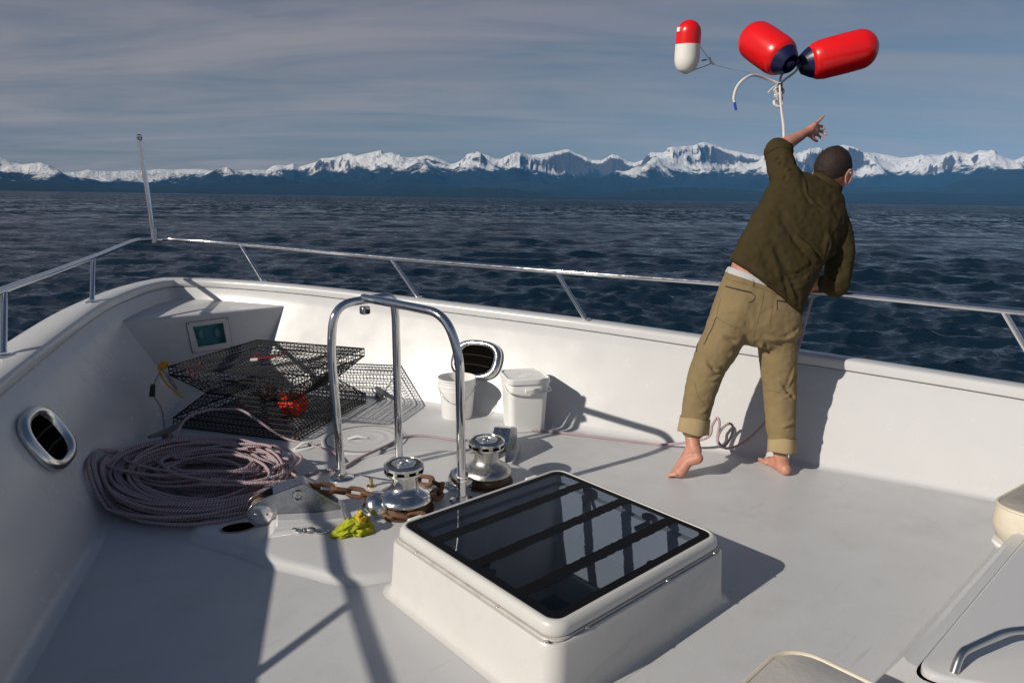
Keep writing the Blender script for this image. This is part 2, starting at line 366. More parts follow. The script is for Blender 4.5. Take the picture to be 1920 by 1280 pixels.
def snow_material():
    m = bpy.data.materials.new('snow_and_rock'); m.use_nodes = True; t = m.node_tree; p = t.nodes['Principled BSDF']; p.inputs['Roughness'].default_value = 0.8; p.inputs['Specular IOR Level'].default_value = 0.1
    ge = N(t, 'ShaderNodeNewGeometry'); sp = N(t, 'ShaderNodeSeparateXYZ'); t.links.new(ge.outputs['Position'], sp.inputs[0])
    ns = N(t, 'ShaderNodeSeparateXYZ'); t.links.new(ge.outputs['Normal'], ns.inputs[0])
    n1 = N(t, 'ShaderNodeTexNoise', i_Scale=0.0016, i_Detail=8.0, i_Roughness=0.65); t.links.new(ge.outputs['Position'], n1.inputs['Vector'])
    n2 = N(t, 'ShaderNodeTexNoise', i_Scale=0.009, i_Detail=6.0, i_Roughness=0.7); t.links.new(ge.outputs['Position'], n2.inputs['Vector'])
    hh = N(t, 'ShaderNodeMath', operation='MULTIPLY_ADD', i_1=820.0); t.links.new(n1.outputs[0], hh.inputs[0]); t.links.new(sp.outputs[2], hh.inputs[2])
    lo = N(t, 'ShaderNodeMapRange', i_1=-8000.0, i_2=-4200.0, i_3=330.0, i_4=0.0); t.links.new(sp.outputs[0], lo.inputs[0])     # the inner range to the west holds snow lower down
    h2 = N(t, 'ShaderNodeMath', operation='ADD'); t.links.new(hh.outputs[0], h2.inputs[0]); t.links.new(lo.outputs[0], h2.inputs[1])
    n3 = N(t, 'ShaderNodeTexNoise', i_Scale=0.012, i_Detail=5.0, i_Roughness=0.7); t.links.new(ge.outputs['Position'], n3.inputs['Vector'])
    h3 = N(t, 'ShaderNodeMath', operation='MULTIPLY_ADD', i_1=330.0); t.links.new(n3.outputs[0], h3.inputs[0]); t.links.new(h2.outputs[0], h3.inputs[2])
    hs = N(t, 'ShaderNodeMapRange', i_1=1110.0, i_2=1200.0); t.links.new(h3.outputs[0], hs.inputs[0])
    sl = N(t, 'ShaderNodeMath', operation='MULTIPLY_ADD', i_1=0.42); t.links.new(n2.outputs[0], sl.inputs[0]); t.links.new(ns.outputs[2], sl.inputs[2])
    sr = N(t, 'ShaderNodeMapRange', i_1=0.86, i_2=0.94); t.links.new(sl.outputs[0], sr.inputs[0])
    mu = N(t, 'ShaderNodeMath', operation='MULTIPLY'); t.links.new(hs.outputs[0], mu.inputs[0]); t.links.new(sr.outputs[0], mu.inputs[1])
    rk = N(t, 'ShaderNodeMix', data_type='RGBA'); rk.inputs['A'].default_value = (0.011, 0.018, 0.017, 1); rk.inputs['B'].default_value = (0.085, 0.082, 0.085, 1); t.links.new(hs.outputs[0], rk.inputs['Factor'])
    mi = N(t, 'ShaderNodeMix', data_type='RGBA'); mi.inputs['B'].default_value = (0.92, 0.91, 0.90, 1); t.links.new(mu.outputs[0], mi.inputs['Factor']); t.links.new(rk.outputs['Result'], mi.inputs['A'])
    t.links.new(mi.outputs['Result'], p.inputs['Base Color'])
    b = N(t, 'ShaderNodeBump', i_Strength=0.9, i_Distance=110.0); t.links.new(n2.outputs[0], b.inputs['Height']); t.links.new(b.outputs[0], p.inputs['Normal'])
    return m
FOREST = mat('conifer_slopes', (0.026, 0.038, 0.030), 0.9, spec=0.05)
def forest_tex(m):
    t = m.node_tree; p = t.nodes['Principled BSDF']; ge = N(t, 'ShaderNodeNewGeometry')
    n = N(t, 'ShaderNodeTexNoise', i_Scale=0.004, i_Detail=9.0, i_Roughness=0.7); t.links.new(ge.outputs['Position'], n.inputs['Vector'])
    mi = N(t, 'ShaderNodeMix', data_type='RGBA'); mi.inputs['A'].default_value = (0.007, 0.013, 0.012, 1); mi.inputs['B'].default_value = (0.024, 0.032, 0.029, 1); t.links.new(n.outputs[0], mi.inputs['Factor']); t.links.new(mi.outputs['Result'], p.inputs['Base Color'])
    b = N(t, 'ShaderNodeBump', i_Strength=0.6, i_Distance=40.0); t.links.new(n.outputs[0], b.inputs['Height']); t.links.new(b.outputs[0], p.inputs['Normal'])
forest_tex(FOREST); SNOW = snow_material()
SKYLINE = [(150,320),(165,316),(180,319),(205,320),(225,318),(250,317),(270,318),(300,315),(325,317),(345,316),(370,317),(395,318),(410,319),(425,317),(440,319),(465,316),(485,317),(500,318),(510,310),(520,307),(535,309),(550,306),(560,312),(580,305),(600,298),(620,297),(640,293),(655,289),(670,296),(690,292),(705,289),(725,284),(735,283),(745,287),(760,293),(775,292),(800,287),(815,290),(830,298),(845,305),(855,303),(870,297),(885,293),(900,289),(915,294),(930,300),(940,301),(955,293),(975,284),(1000,289),(1020,286),(1040,282),(1065,276),(1080,283),(1100,290),(1110,297),(1130,297),(1148,286),(1160,290),(1175,299),(1190,301),(1205,297),(1220,284),(1240,283),(1270,279),(1300,275),(1320,267),(1335,268),(1345,272),(1370,280),(1400,285),(1430,287),(1500,286),(1530,284),(1560,283),(1580,276),(1600,280),(1620,288),(1640,285),(1665,291),(1690,294),(1720,289),(1740,289),(1760,290),(1790,284),(1805,291),(1820,296),(1835,290),(1850,291),(1865,289),(1885,298),(1905,297),(1920,291)]
range_mesh('mountain_range', [(-60,322),(60,325)] + SKYLINE, 17000, 5200, SNOW, 11, math.radians(0.05), 110, 0.74, 0.06)
range_mesh('mountain_shoulder', [(-60,285),(0,291),(20,300),(40,308),(60,307),(75,305),(95,312),(120,324),(140,334),(180,344),(230,352),(265,358),(300,364),(400,366),(1920,392)], 15000, 2600, SNOW, 31, math.radians(0.08), 60, 0.55, 0.06)
range_mesh('foothills', [(-60, 342),(0, 339),(60, 338),(130, 342),(180, 349),(260, 353),(340, 348),(420, 344),(480, 340),(560, 344),(620, 342),(700, 345),(760, 341),(840, 346),(870, 351),(940, 342),(1000, 340),(1060, 343),(1130, 353),(1180, 355),(1250, 349),(1330, 347),(1400, 352),(1450, 355),(1520, 352),(1600, 349),(1660, 349),(1700, 353),(1760, 351),(1840, 323),(1880, 316),(1920, 313),(1990, 316)], 12500, 2600, FOREST, 41, math.radians(0.07), 50, 0.45, 0.05)
range_mesh('headland', [(-60,366),(400,367),(640,368),(700,363),(760,357),(830,355),(900,352),(960,354),(1010,361),(1080,365),(1150,362),(1220,354),(1300,350),(1380,352),(1450,360),(1520,366),(1640,362),(1720,358),(1800,361),(1920,362),(1990,362)], 9500, 1300, FOREST, 61, math.radians(0.09), 40, 0.4, 0.05)

# the air between: one even, pale volume round the boat and the ranges
hz = MB().box((0, 0, 900), (47000, 47000, 1810)); 
hz = bpy.data.objects.new('haze', hz.mesh('haze', smooth=False)); C.objects.link(hz); hz['kind'] = 'stuff'
hm = bpy.data.materials.new('pale_air'); hm.use_nodes = True; t = hm.node_tree; t.nodes.clear()
ho = N(t, 'ShaderNodeOutputMaterial'); hv = N(t, 'ShaderNodeVolumePrincipled'); hv.inputs['Color'].default_value = (0.13, 0.45, 1.0, 1); hv.inputs['Density'].default_value = 2.4e-5; hv.inputs['Anisotropy'].default_value = -0.3
t.links.new(hv.outputs[0], ho.inputs['Volume']); hz.data.materials.append(hm)

# ------------------------------------------------------------------ the boat: deck, bulwarks, cap, bow locker
boat = thing('boat', 'white fibreglass foredeck of a boat with high flared bulwarks', 'boat', W(0, 0, 0))
US = [-4, -3, -1, 0, .97, 1.62, 2.46, 3.37, 4.34, 4.91, 6.09, 6.45, 6.7]; HS = [3.30, 3.2, 3.0, 2.8, 2.54, 2.34, 1.97, 1.54, 1.12, .88, .32, .15, 0.0]
ZU = [-4, 0, 1.1, 1.65, 2.09, 3.5, 4.57, 5.56, 6.05, 7.5]; ZL = [.40, .49, .542, .565, .59, .672, .705, .738, .754, .775]
def hb(u): return float(np.interp(u, US, HS))
def zl(u): return float(np.interp(u, ZU, ZL))
def stations():
    st = []
    for u in np.concatenate([np.arange(-4, 5.81, 0.2), [6.0]]):
        u = float(u); h = sum(hb(u + d) for d in (-.5, -.25, 0, .25, .5)) / 5 if u < 5.3 else hb(u); z = zl(u)
        st.append(((u, h), (u, h + .6 * z, z), (u + .04, h + .6 * z + .30, z + .035)))
    # round the stem: the lip and the outer edge run on past the deck's corner
    st += [((6.09, .32), (6.13, .745, .757), (6.22, 1.01, .792)),
           ((6.2, .26), (6.38, .60, .762), (6.55, .84, .797)), ((6.3, .2), (6.6, .45, .767), (6.88, .66, .80)), ((6.4, .15), (6.8, .31, .771), (7.15, .48, .803)),
           ((6.5, .1), (6.95, .18, .773), (7.36, .30, .805)), ((6.56, .05), (7.02, .085, .774), (7.49, .15, .806)), ((6.6, 0.0), (7.05, 0.0, .775), (7.54, 0.0, .806))]
    return st
ST = stations()
def smooth_seq(seq, it=3):
    a = np.array(seq, float)
    for _ in range(it): a[1:-1] = a[1:-1] * .5 + (a[:-2] + a[2:]) * .25
    return a
Bs = np.array([s[0] for s in ST]); Ls = smooth_seq([s[1] for s in ST]); Os = smooth_seq([s[2] for s in ST])
def section(i, side):
    b, l, o = Bs[i], Ls[i], Os[i]
    d = np.array([o[0] - l[0], o[1] - l[1]]); w = np.linalg.norm(d); d /= w                # outward in plan at the cap
    e = np.array([l[0] - b[0], l[1] - b[1]]); 
    def P(k, z): q = b + e * k; return (side * q[1], q[0], z)
    def Q(k, z): q = l[:2] + d * k; return (side * q[1], q[0], z)
    zt = l[2]
    wall = [P(-.05 / .4, .0), P(-.012 / .4, .004), P(.02, .016), P(.055, .04)] + [P(k, k * zt) for k in (.12, .3, .5, .7, .88)] + [P(.975, .972 * zt), Q(.006, zt - .004)]
    cap = [Q(.03, zt - .001), Q(.004, zt), Q(-.006, zt + .008), Q(-.004, zt + .05), Q(.002, zt + .063), Q(.018, zt + .071), Q(.09, zt + .074), Q(w * .6, zt + .062), Q(w - .03, o[2]), Q(w, o[2] - .012), Q(w + .012, o[2] - .04), Q(w + .008, o[2] - .09)]
    hull = [Q(w + .008, o[2] - .091), Q(w - .04, o[2] - .35), Q(w - .25, o[2] - 1.1), Q(w - .55, o[2] - 2.0), Q(w - .9, WATER - .6)]
    return wall, cap, hull
def side_mesh(idx, side_first=1):
    rings = [section(i, 1)[idx] for i in range(len(ST))] + [section(i, -1)[idx] for i in range(len(ST) - 2, -1, -1)]
    return MB().loft(rings, closed=False)
o = side_mesh(0).build('bulwark', GEL, boat, angle=60); o['label'] = 'smooth inner face of the flared white bulwark'
o = side_mesh(1).build('cap_rail', GEL, boat, angle=50); o['label'] = 'broad rounded white cap on top of the bulwark'
o = side_mesh(2).build('hull', GEL, boat)
HU0, HU1, HS0, HS1 = 1.45, 2.26, -.47, .35            # opening under the skylight hatch
def deck_mesh():
    us = sorted([float(b[0]) for b in Bs if b[0] <= 6.1 and min(abs(b[0] - HU0), abs(b[0] - HU1)) > .06] + [HU0, HU1])
    m = MB(); rows = []
    for u in us:
        w = float(np.interp(u, Bs[:, 0], Bs[:, 1])) - .03
        a, b = max(HS0, -w * .6), min(HS1, w * .6)
        rows.append([(x, u, 0.0) for x in list(np.linspace(-w, a, 7)) + list(np.linspace(a, b, 5))[1:] + list(np.linspace(b, w, 7))[1:]])
    n = len(rows[0]); vs = [p for r in rows for p in r]; fs = []
    for i in range(len(us) - 1):
        for k in range(n - 1):
            if us[i] >= HU0 - 1e-6 and us[i + 1] <= HU1 + 1e-6 and 6 <= k < 10: continue
            fs.append((i * n + k, i * n + k + 1, (i + 1) * n + k + 1, (i + 1) * n + k))
    return m.add(vs, fs)
deck_mesh().build('deck', DECK, boat)
# bow locker: upright face with a shelf behind it, closing off the stem
UB = 6.09
def wall_s(u, z):
    for i in range(len(ST) - 1):
        pass
    # half width of the inner wall at height z on the plane u
    k = z / zl(UB); return .32 + (.745 - .32) * k
zb = .645
hole = [(x, UB + .047 * z, z) for x, z in ((-.118, .362), (.122, .372), (.106, .549), (-.148, .540))]
fm = MB(); fm.loft([[(-.30, UB, -.01), (.30, UB, -.01), (wall_s(UB, zb) + .02, UB + .03, zb - .012), (-wall_s(UB, zb) - .02, UB + .03, zb - .012)], hole])
sh = MB(); 
front = [(x, UB + .03, zb - .012) for x in (-.72, .72)]
sh.loft([[(x, UB + .03, zb - .012) for x in np.linspace(-.72, .72, 9)], [(x, UB + .036, zb - .003) for x in np.linspace(-.72, .72, 9)], [(x, UB + .05, zb) for x in np.linspace(-.72, .72, 9)], [(x, UB + .95, zb + .02) for x in np.linspace(-.4, .4, 9)]], closed=False)
fm.build('locker_front', GEL, boat); sh.build('locker_shelf', GEL, boat)
# plinth under the windlasses
pl = [(-.50, 2.42), (-.80, 2.75), (-.92, 3.05), (-1.02, 3.28), (-1.0, 3.44), (-.86, 3.52), (-.6, 3.50), (-.35, 3.62), (0, 3.70), (.3, 3.66), (.55, 3.5), (.72, 3.2), (.74, 2.8), (.62, 2.42)]
plc = [(p.x, p.y) for p in crv([(x, y, 0) for x, y in pl], 5, closed=True)]
cx, cy = -.1, 3.0
PM = MB(); PM.loft([[(cx + (x - cx) * k, cy + (y - cy) * k, z) for x, y in plc] for k, z in ((1.06, .001), (1.03, .006), (1.015, .018), (1.0, .026), (.97, .03), (.5, .031))], cap=True)
PM.build('windlass_plinth', GEL, boat, angle=70)
PZ = .03

# ------------------------------------------------------------------ guard rail
rail = thing('guard_rail', 'polished steel guard rail running round the bow on slanted posts', 'railing', W(0, 0, 0))
RS = [(-4, 3.72, .93), (-2, 3.55, .98), (0, 3.13, 1.035), (1.06, 2.78, 1.057), (1.7, 2.60, 1.073), (2.62, 2.30, 1.09), (3.79, 1.86, 1.098), (5.33, 1.33, 1.112), (6.92, .60, 1.165), (7.45, .28, 1.183)]
RP = [(7.50, -.22, 1.183), (6.47, -.76, 1.131), (4.96, -1.52, 1.085), (3.6, -2.16, 1.06), (2.3, -2.66, 1.035), (0, -3.3, 1.0), (-2, -3.55, .98)]
ctrl = [(s, u, z) for u, s, z in RS] + [(.12, 7.68, 1.188), (-.06, 7.68, 1.188)] + [(s, u, z) for u, s, z in RP]
path = crv(ctrl, 8)
MB().tube(path, .021, 14).build('top_rail', STEEL, rail)
posts = [((.691, 6.603, .80), (.60, 6.92, 1.165)), ((1.445, 5.049, .76), (1.33, 5.33, 1.112)), ((1.952, 3.521, .72), (1.86, 3.79, 1.098)), ((2.53, 2.2, .63), (2.41, 2.30, 1.086)), ((2.97, .80, .585), (2.78, 1.06, 1.057)),
         ((-.883, 6.047, .81), (-.76, 6.47, 1.131)), ((-1.604, 4.548, .765), (-1.52, 4.96, 1.085)), ((-2.56, 2.25, .64), (-2.56, 2.60, 1.043)), ((-3.0, .7, .58), (-3.06, 1.05, 1.016))]
for b, t_ in posts:
    b, t_ = Vector(b), Vector(t_); 
    p = MB().tube([b, t_], .0175, 12).build('stanchion', STEEL, rail)
    MB().lathe([(.045, 0), (.045, .004), (.040, .008), (.024, .010), (.022, .022), (.0, .022)], 20, b + Vector((0, 0, .012))).build('base_plate', STEEL, p)
st = thing('flagstaff', 'slim steel flagstaff standing on the guard rail at the bow', 'pole', W(7.70, .03, 1.18))
MB().tube([(0, -.0, -.03), (-.01, .0, .25), (-.045, .02, .98)], .0225, 14).build('pole', STEEL, st)
MB().lathe([(.0, .05), (.016, .048), (.027, .038), (.028, .018), (.024, .004), (.024, -.02), (.0, -.02)], 16, (-.046, .02, .98)).build('finial', CHROME, st)
MB().box((.004, 0, .05), (.04, .048, .15)).build('clamp', STEEL, st, bevel=.005)

# ------------------------------------------------------------------ skylight hatch
HC = (1.855, -.06); HL, HWD = .955, .99
ht = thing('skylight_hatch', 'square white deck hatch with a dark tinted glass lid and black strips', 'hatch', W(HC[0], HC[1], 0))
GELH = mat('hatch_gelcoat', (0.60, 0.59, 0.57), 0.30, var=0.03, vscale=3, dirt=(.40, .36, .30), dscale=5.5, damt=.25, rvar=.08)
outer = lambda w, h, r, z: [(x, y, z) for x, y in rrect(w, h, r, 6)]
cm = MB(); cm.loft([outer(HWD + .135, HL + .12, .10, .001), outer(HWD + .10, HL + .085, .09, .006), outer(HWD + .078, HL + .063, .08, .02), outer(HWD + .062, HL + .047, .07, .05), outer(HWD + .045, HL + .03, .07, .225), outer(HWD + .03, HL + .015, .065, .236), outer(HWD - .01, HL - .03, .06, .237),
                    outer(HWD - .11, HL - .11, .05, .237), outer(HWD - .12, HL - .12, .05, .23), outer(HWD - .17, HL - .145, .04, -.05)])
cm.build('coaming', GELH, ht, angle=50)
fl = MB(); fl.loft([outer(HWD - .02, HL - .035, .055, .238), outer(HWD + .012, HL - .0, .06, .238), outer(HWD + .016, HL + .004, .06, .243), outer(HWD + .010, HL - .002, .06, .248), outer(HWD - .03, HL - .04, .055, .249)]); fl.build('gasket_flange', mat('worn_flange', (.50, .48, .45), .45, var=.1, vscale=12, dirt=(.12, .10, .08), dscale=14, damt=.6), ht)
lid = MB(); lid.loft([outer(HWD - .09, HL - .09, .045, .252), outer(HWD - .005, HL - .005, .065, .251), outer(HWD + .006, HL + .006, .07, .262), outer(HWD + .0, HL + .0, .068, .285), outer(HWD - .018, HL - .018, .06, .299), outer(HWD - .045, HL - .045, .05, .303), outer(HWD - .052, HL - .052, .046, .301), outer(HWD - .056, HL - .056, .045, .292), outer(HWD - .09, HL - .09, .045, .2915), outer(HWD - .09, HL - .09, .045, .252)])
lid = lid.build('lid_frame', GELH, ht, angle=50)
def glass_mat():
    m = bpy.data.materials.new('tinted_acrylic'); m.use_nodes = True; t = m.node_tree; t.nodes.clear()
    o = N(t, 'ShaderNodeOutputMaterial'); tr = N(t, 'ShaderNodeBsdfTransparent'); tr.inputs[0].default_value = (.42, .47, .56, 1)
    gl = N(t, 'ShaderNodeBsdfGlossy', i_Roughness=0.03); lw_ = N(t, 'ShaderNodeLayerWeight', i_Blend=.5); pw = N(t, 'ShaderNodeMath', operation='POWER', i_1=5.0); t.links.new(lw_.outputs['Facing'], pw.inputs[0])
    fr = N(t, 'ShaderNodeMath', operation='MULTIPLY_ADD', i_1=.95, i_2=.045); t.links.new(pw.outputs[0], fr.inputs[0]); mi = N(t, 'ShaderNodeMixShader')
    t.links.new(fr.outputs[0], mi.inputs[0]); t.links.new(tr.outputs[0], mi.inputs[1]); t.links.new(gl.outputs[0], mi.inputs[2]); t.links.new(mi.outputs[0], o.inputs[0]); return m
GLASS = glass_mat()
pg = MB(); pp = outer(HWD - .054, HL - .054, .045, .2995); pg.add(pp, [tuple(range(len(pp)))]); pg.build('pane', GLASS, lid, smooth=False)
bk = MB(); a_ = outer(HWD - .060, HL - .060, .043, .3010); b_ = outer(HWD - .125, HL - .125, .03, .3012); bk.loft([a_, b_]); 
BLK = mat('black_paint_band', (.004, .004, .005), .55, spec=.15)
o = bk.build('black_border', BLK, lid, smooth=False)
for uu in (.245, .0, -.255):
    s_ = MB(); n = 60; r = random.Random(int(uu * 100)); e0 = [(x, uu + .029 + r.uniform(-.003, .003), .3014) for x in np.linspace(-HWD / 2 + .05, HWD / 2 - .05, n)]; e1 = [(x, uu - .029 + r.uniform(-.003, .003), .3014) for x in np.linspace(-HWD / 2 + .05, HWD / 2 - .05, n)]
    s_.loft([e0, e1], closed=False); s_.build('grip_strip', BLK, lid, smooth=False)
for x in (-.36, .34):
    MB().box((x, HL / 2 + .025, .262), (.075, .05, .03)).build('hinge', PLASTIC, ht, bevel=.008)
for x, y in ((-.40, -.0), (.42, -.15), (.42, .2), (.1, -.42)):
    q = MB(); q.tube([(x, y, .288), (x, y, .25), (x * .86, y * .86, .235)], .012, 8); q.lathe([(.0, .0), (.028, 0), (.028, .012), (0, .012)], 14, (x, y, .276)); q.build('latch', BLACK, ht)
for k, (x, y) in enumerate([(-.50, -.2), (-.50, .3), (-.35, -.486), (.1, -.486), (.42, -.486), (-.508, -.45)]):
    MB().lathe([(.0, .003), (.007, .002), (.008, 0)], 10, (x, y, .2475)).build('screw', CHROME, ht)
# the cabin below, seen through the tinted pane
INT = mat('cabin_lining', (.62, .60, .56), .6); WOODI = mat('cabin_wood', (.16, .07, .035), .45, var=.2, vscale=9)
cb = MB(); zf = -1.5
cb.add([(HS0 - HC[1] - .5, HU0 - HC[0] - .5, zf), (HS1 - HC[1] + .5, HU0 - HC[0] - .5, zf), (HS1 - HC[1] + .5, HU1 - HC[0] + .5, zf), (HS0 - HC[1] - .5, HU1 - HC[0] + .5, zf)], [(0, 1, 2, 3)])
cb.build('cabin_floor', WOODI, ht)
cw = MB(); x0, x1, y0, y1 = HS0 - HC[1], HS1 - HC[1], HU0 - HC[0], HU1 - HC[0]
cw.loft([[(x0, y0, .0), (x1, y0, .0), (x1, y1, .0), (x0, y1, .0)], [(x0, y0, -.35), (x1, y0, -.35), (x1, y1, -.35), (x0, y1, -.35)], [(x0 - .5, y0 - .5, -.36), (x1 + .5, y0 - .5, -.36), (x1 + .5, y1 + .5, -.36), (x0 - .5, y1 + .5, -.36)], [(x0 - .5, y0 - .5, zf), (x1 + .5, y0 - .5, zf), (x1 + .5, y1 + .5, zf), (x0 - .5, y1 + .5, zf)]]); cw.build('cabin_wall', INT, ht, smooth=False)
for x in (-.1, .18): MB().box((x, .0, -.42), (.07, 1.2, .05)).build('cabin_beam', WOODI, ht)

# ------------------------------------------------------------------ steel arch over the windlasses
ar = thing('handrail_arch', 'three legged polished steel arch standing over the windlasses', 'arch', W(3.5, .02, 0))
R = .0245
l1 = bend([(-.20, -.01, PZ), (-.235, 0, .80), (-.205, .0, 1.055), (.18, .0, 1.075), (.20, .01, .95), (.205, .01, PZ)], .14, 8)
MB().tube(l1, R, 16).build('hoop', STEEL, ar)
l2 = bend([(-.02, .0, 1.078), (.02, -.30, 1.075), (.10, -.62, 1.055), (.135, -.70, .85), (.15, -.70, PZ)], .16, 9)
MB().tube(l2, R, 16).build('aft_leg', STEEL, ar)
for x, y in ((-.20, -.01), (.205, .01), (.15, -.70)):
    MB().lathe([(.068, 0), (.068, .004), (.062, .009), (.036, .012), (.031, .03), (.0, .03)], 24, (x, y, PZ)).build('base_flange', CHROME, ar)
cm_ = MB().box((-.03, -.03, 1.012), (.052, .05, .05)).build('deck_camera', CHROME, ar, bevel=.012)
MB().lathe([(.0, 0), (.014, 0), (.014, .012), (0, .012)], 16, (-.03, -.055, 1.008), Matrix.Rotation(PI / 2, 3, 'X')).build('lens', BLACK, cm_)
tie = MB().tube([(.15 + .030 * math.cos(a), -.70 + .030 * math.sin(a), .16 + .012 * math.sin(a * .5)) for a in np.linspace(0, 4 * PI, 30)], .003, 6); tie.build('lashing', PLASTIC, ar)

# ------------------------------------------------------------------ windlasses
def windlass(name, label, u, s, drum_mat, sc_=1.0):
    w = thing(name, label, 'windlass', W(u, s, PZ), BO, 'vertical windlasses on the foredeck')
    MB().lathe([(.155, 0), (.155, .012), (.13, .016), (.12, .045), (.10, .05), (.10, .055), (0, .055)], 36).build('chain_wheel', mat('rusty_wheel_' + name, (.10, .065, .045), .6, metal=.6, var=.3, vscale=25), w)
    MB().lathe([(.10, .052), (.138, .055), (.146, .066), (.142, .082), (.125, .098), (.098, .112), (.078, .128), (.070, .146), (.069, .20), (.074, .206), (.0, .206)], 44).build('drum', drum_mat, w)
    cap = MB().lathe([(.074, .204), (.092, .206), (.103, .212), (.1035, .222), (.098, .224), (.098, .238), (.1045, .240), (.1045, .254), (.098, .260), (.088, .261), (.086, .257), (.066, .256), (.064, .262), (.034, .263), (.031, .258), (.031, .225), (0, .225)], 44).build('top_cap', CHROME, w)
    for k in range(10):
        a = 2 * PI * k / 10 + .2
        MB().box((.0985 * math.cos(a), .0985 * math.sin(a), .231), (.008, .036, .011), a).build('bar_slot', DARK, cap)
    rg = MB(); rg.lathe([(.067, .2575), (.085, .2575), (.085, .2585), (.067, .2585)], 40, caps=False); rg.build('dark_groove', mat('grease_' + name, (.035, .028, .015), .5, var=.5, vscale=60), cap)
    MB().lathe([(.0, .2262), (.0305, .2262), (.0305, .2268), (0, .2268)], 24).build('socket', mat('rust_' + name, (.10, .055, .015), .7, var=.4, vscale=50), cap)
    d = MB(); d.lathe([(.085, 0), (.088, .02), (.085, .05), (.068, .085), (.04, .105), (.0, .112)], 28, (-.125, .06, .0), sx=1.0, sy=1.0); d.build('gear_housing', CHROME, w)
    d = MB(); d.lathe([(.105, 0), (.105, .012), (.095, .02), (.0, .02)], 28, (-.125, .06, .0)); d.build('housing_foot', CHROME, w)
    return w
windlass('windlass', 'chrome windlass with the rusty chain round its foot', 2.905, -.13, CHROME)
windlass('windlass', 'brushed steel windlass beside the aft leg of the arch', 2.91, .435, DULL)
lv = thing('clutch_lever', 'small pointed steel lever on a stud left of the nearer windlass', 'lever', W(3.28, -.09, PZ))
MB().tube([(-.09, .03, .085), (-.02, .0, .055), (.09, -.05, .02)], [.004, .012, .010], 10, flat=.5).build('arm', STEEL, lv)
MB().lathe([(.026, 0), (.026, .006), (.012, .01), (.012, .05), (0, .05)], 16, (-.02, .0, 0)).build('stud', mat('brass', (.50, .38, .18), .3, metal=1), lv)

# ------------------------------------------------------------------ chain stopper, roller and chain
PLATE = mat('brushed_plate', (.40, .42, .45), .26, metal=1.0, rvar=.08, vscale=30, var=.12)
def stopper(label, A0, yaw):
    sp_ = thing('chain_stopper', label, 'chain stopper', A0 + Vector((0, 0, PZ - .012)), yaw, 'chain rollers ahead of the windlasses')
    out_ = [(-.035 + .065 - .067 * math.cos(a), .075 - .067 * math.sin(a)) for a in np.linspace(math.radians(70), math.radians(-60), 14)]
    poly = [(.03 + .067 * math.cos(a), .078 + .067 * math.sin(a)) for a in np.linspace(math.radians(-70), math.radians(-235), 16)] + [(.09, .172), (.232, .208), (.245, .206), (.415, .06), (.415, .01), (.10, .048)]
    for k, yy in enumerate((-.045, .055)):
        q = MB(); n = len(poly); q.add([(x, yy - .004, z) for x, z in poly] + [(x, yy + .004, z) for x, z in poly], [tuple(range(n)), tuple(range(2 * n - 1, n - 1, -1))] + [(k2, n + k2, n + (k2 + 1) % n, (k2 + 1) % n) for k2 in range(n)])
        ch = q.build('cheek_plate', PLATE, sp_, angle=30, bevel=.0015)
        if k == 0:
            RX = Matrix.Rotation(PI / 2, 3, 'X')
            MB().lathe([(.052, 0), (.052, .006), (.046, .010), (0, .011)], 30, (.03, yy - .004, .078), RX).build('roller_cap', CHROME, ch)
            for dx in (-.028, .028): MB().lathe([(.007, 0), (.006, .005), (0, .006)], 10, (.03 + dx, yy - .014, .078 - dx * .15), RX).build('screw', CHROME, ch)
            rg = [(.205 + .022 * math.cos(a), yy - .012, .150 + .024 * math.sin(a)) for a in np.linspace(0, 2 * PI, 25)[:-1]]
            MB().tube(rg, .0042, 8, closed=True).build('pin_ring', CHROME, ch)
            MB().lathe([(.012, 0), (.012, .01), (.005, .013), (0, .013)], 14, (.19, yy - .004, .160), RX).build('pin_head', CHROME, ch)
    tp = MB(); tp.add([(.232, -.049, .2105), (.245, -.049, .2085), (.335, -.049, .131), (.335, .059, .131), (.245, .059, .2085), (.232, .059, .2105), (.09, .059, .1745), (.09, -.049, .1745)], [(0, 7, 6, 5), (0, 5, 4, 1), (1, 4, 3, 2)]); tp.build('top_plate', PLATE, sp_, smooth=False)
    MB().lathe([(.05, -.04), (.03, -.015), (.03, .015), (.05, .04), (0, .04)], 24, (.03, .005, .078), Matrix.Rotation(PI / 2, 3, 'X')).build('roller', mat('rusty_roller', (.12, .07, .045), .7, var=.3, vscale=40), sp_)
    pd = MB(); pd.loft([[(x, y, z) for x, y in ((.075 - g, -.16 - g), (.425 + g, -.16 - g), (.425 + g, .10), (.075 - g, .10))] for z, g in ((.012, .03), (.02, .008), (.035, .0), (.042, -.01))], cap=True)
    pd.build('pedestal', GEL, sp_, bevel=.012, bseg=3)
    pd = MB(); pd.add([(.09, -.150, .03), (.425, -.150, .03), (.42, -.052, .03), (.095, -.052, .03), (.10, -.128, .066), (.42, -.128, .034), (.42, -.052, .035), (.10, -.052, .068)], [(0, 1, 5, 4), (1, 2, 6, 5), (2, 3, 7, 6), (3, 0, 4, 7), (4, 5, 6, 7)]); pd.build('pedestal_wedge', GEL, sp_, bevel=.01, bseg=3)
    return sp_
A0 = W(3.258, -.786, 0); ad = (W(2.989, -.081, 0) - A0).normalized(); yaw = math.atan2(ad.y, ad.x)
stopper('steel chain roller with round cheek plate on a white pedestal', A0, yaw)
B0 = W(3.36, 1.00, -.03); bd = (W(2.96, .50, 0) - B0).normalized()
stopper('steel chain roller mostly hidden behind the farther windlass', B0, math.atan2(bd.y, bd.x))
hp = thing('hawse_pipe', 'dark oval chain hole in the deck under the roller', 'deck pipe', A0 + ad * (-.06) + Vector((0, 0, PZ + .0035)), yaw)
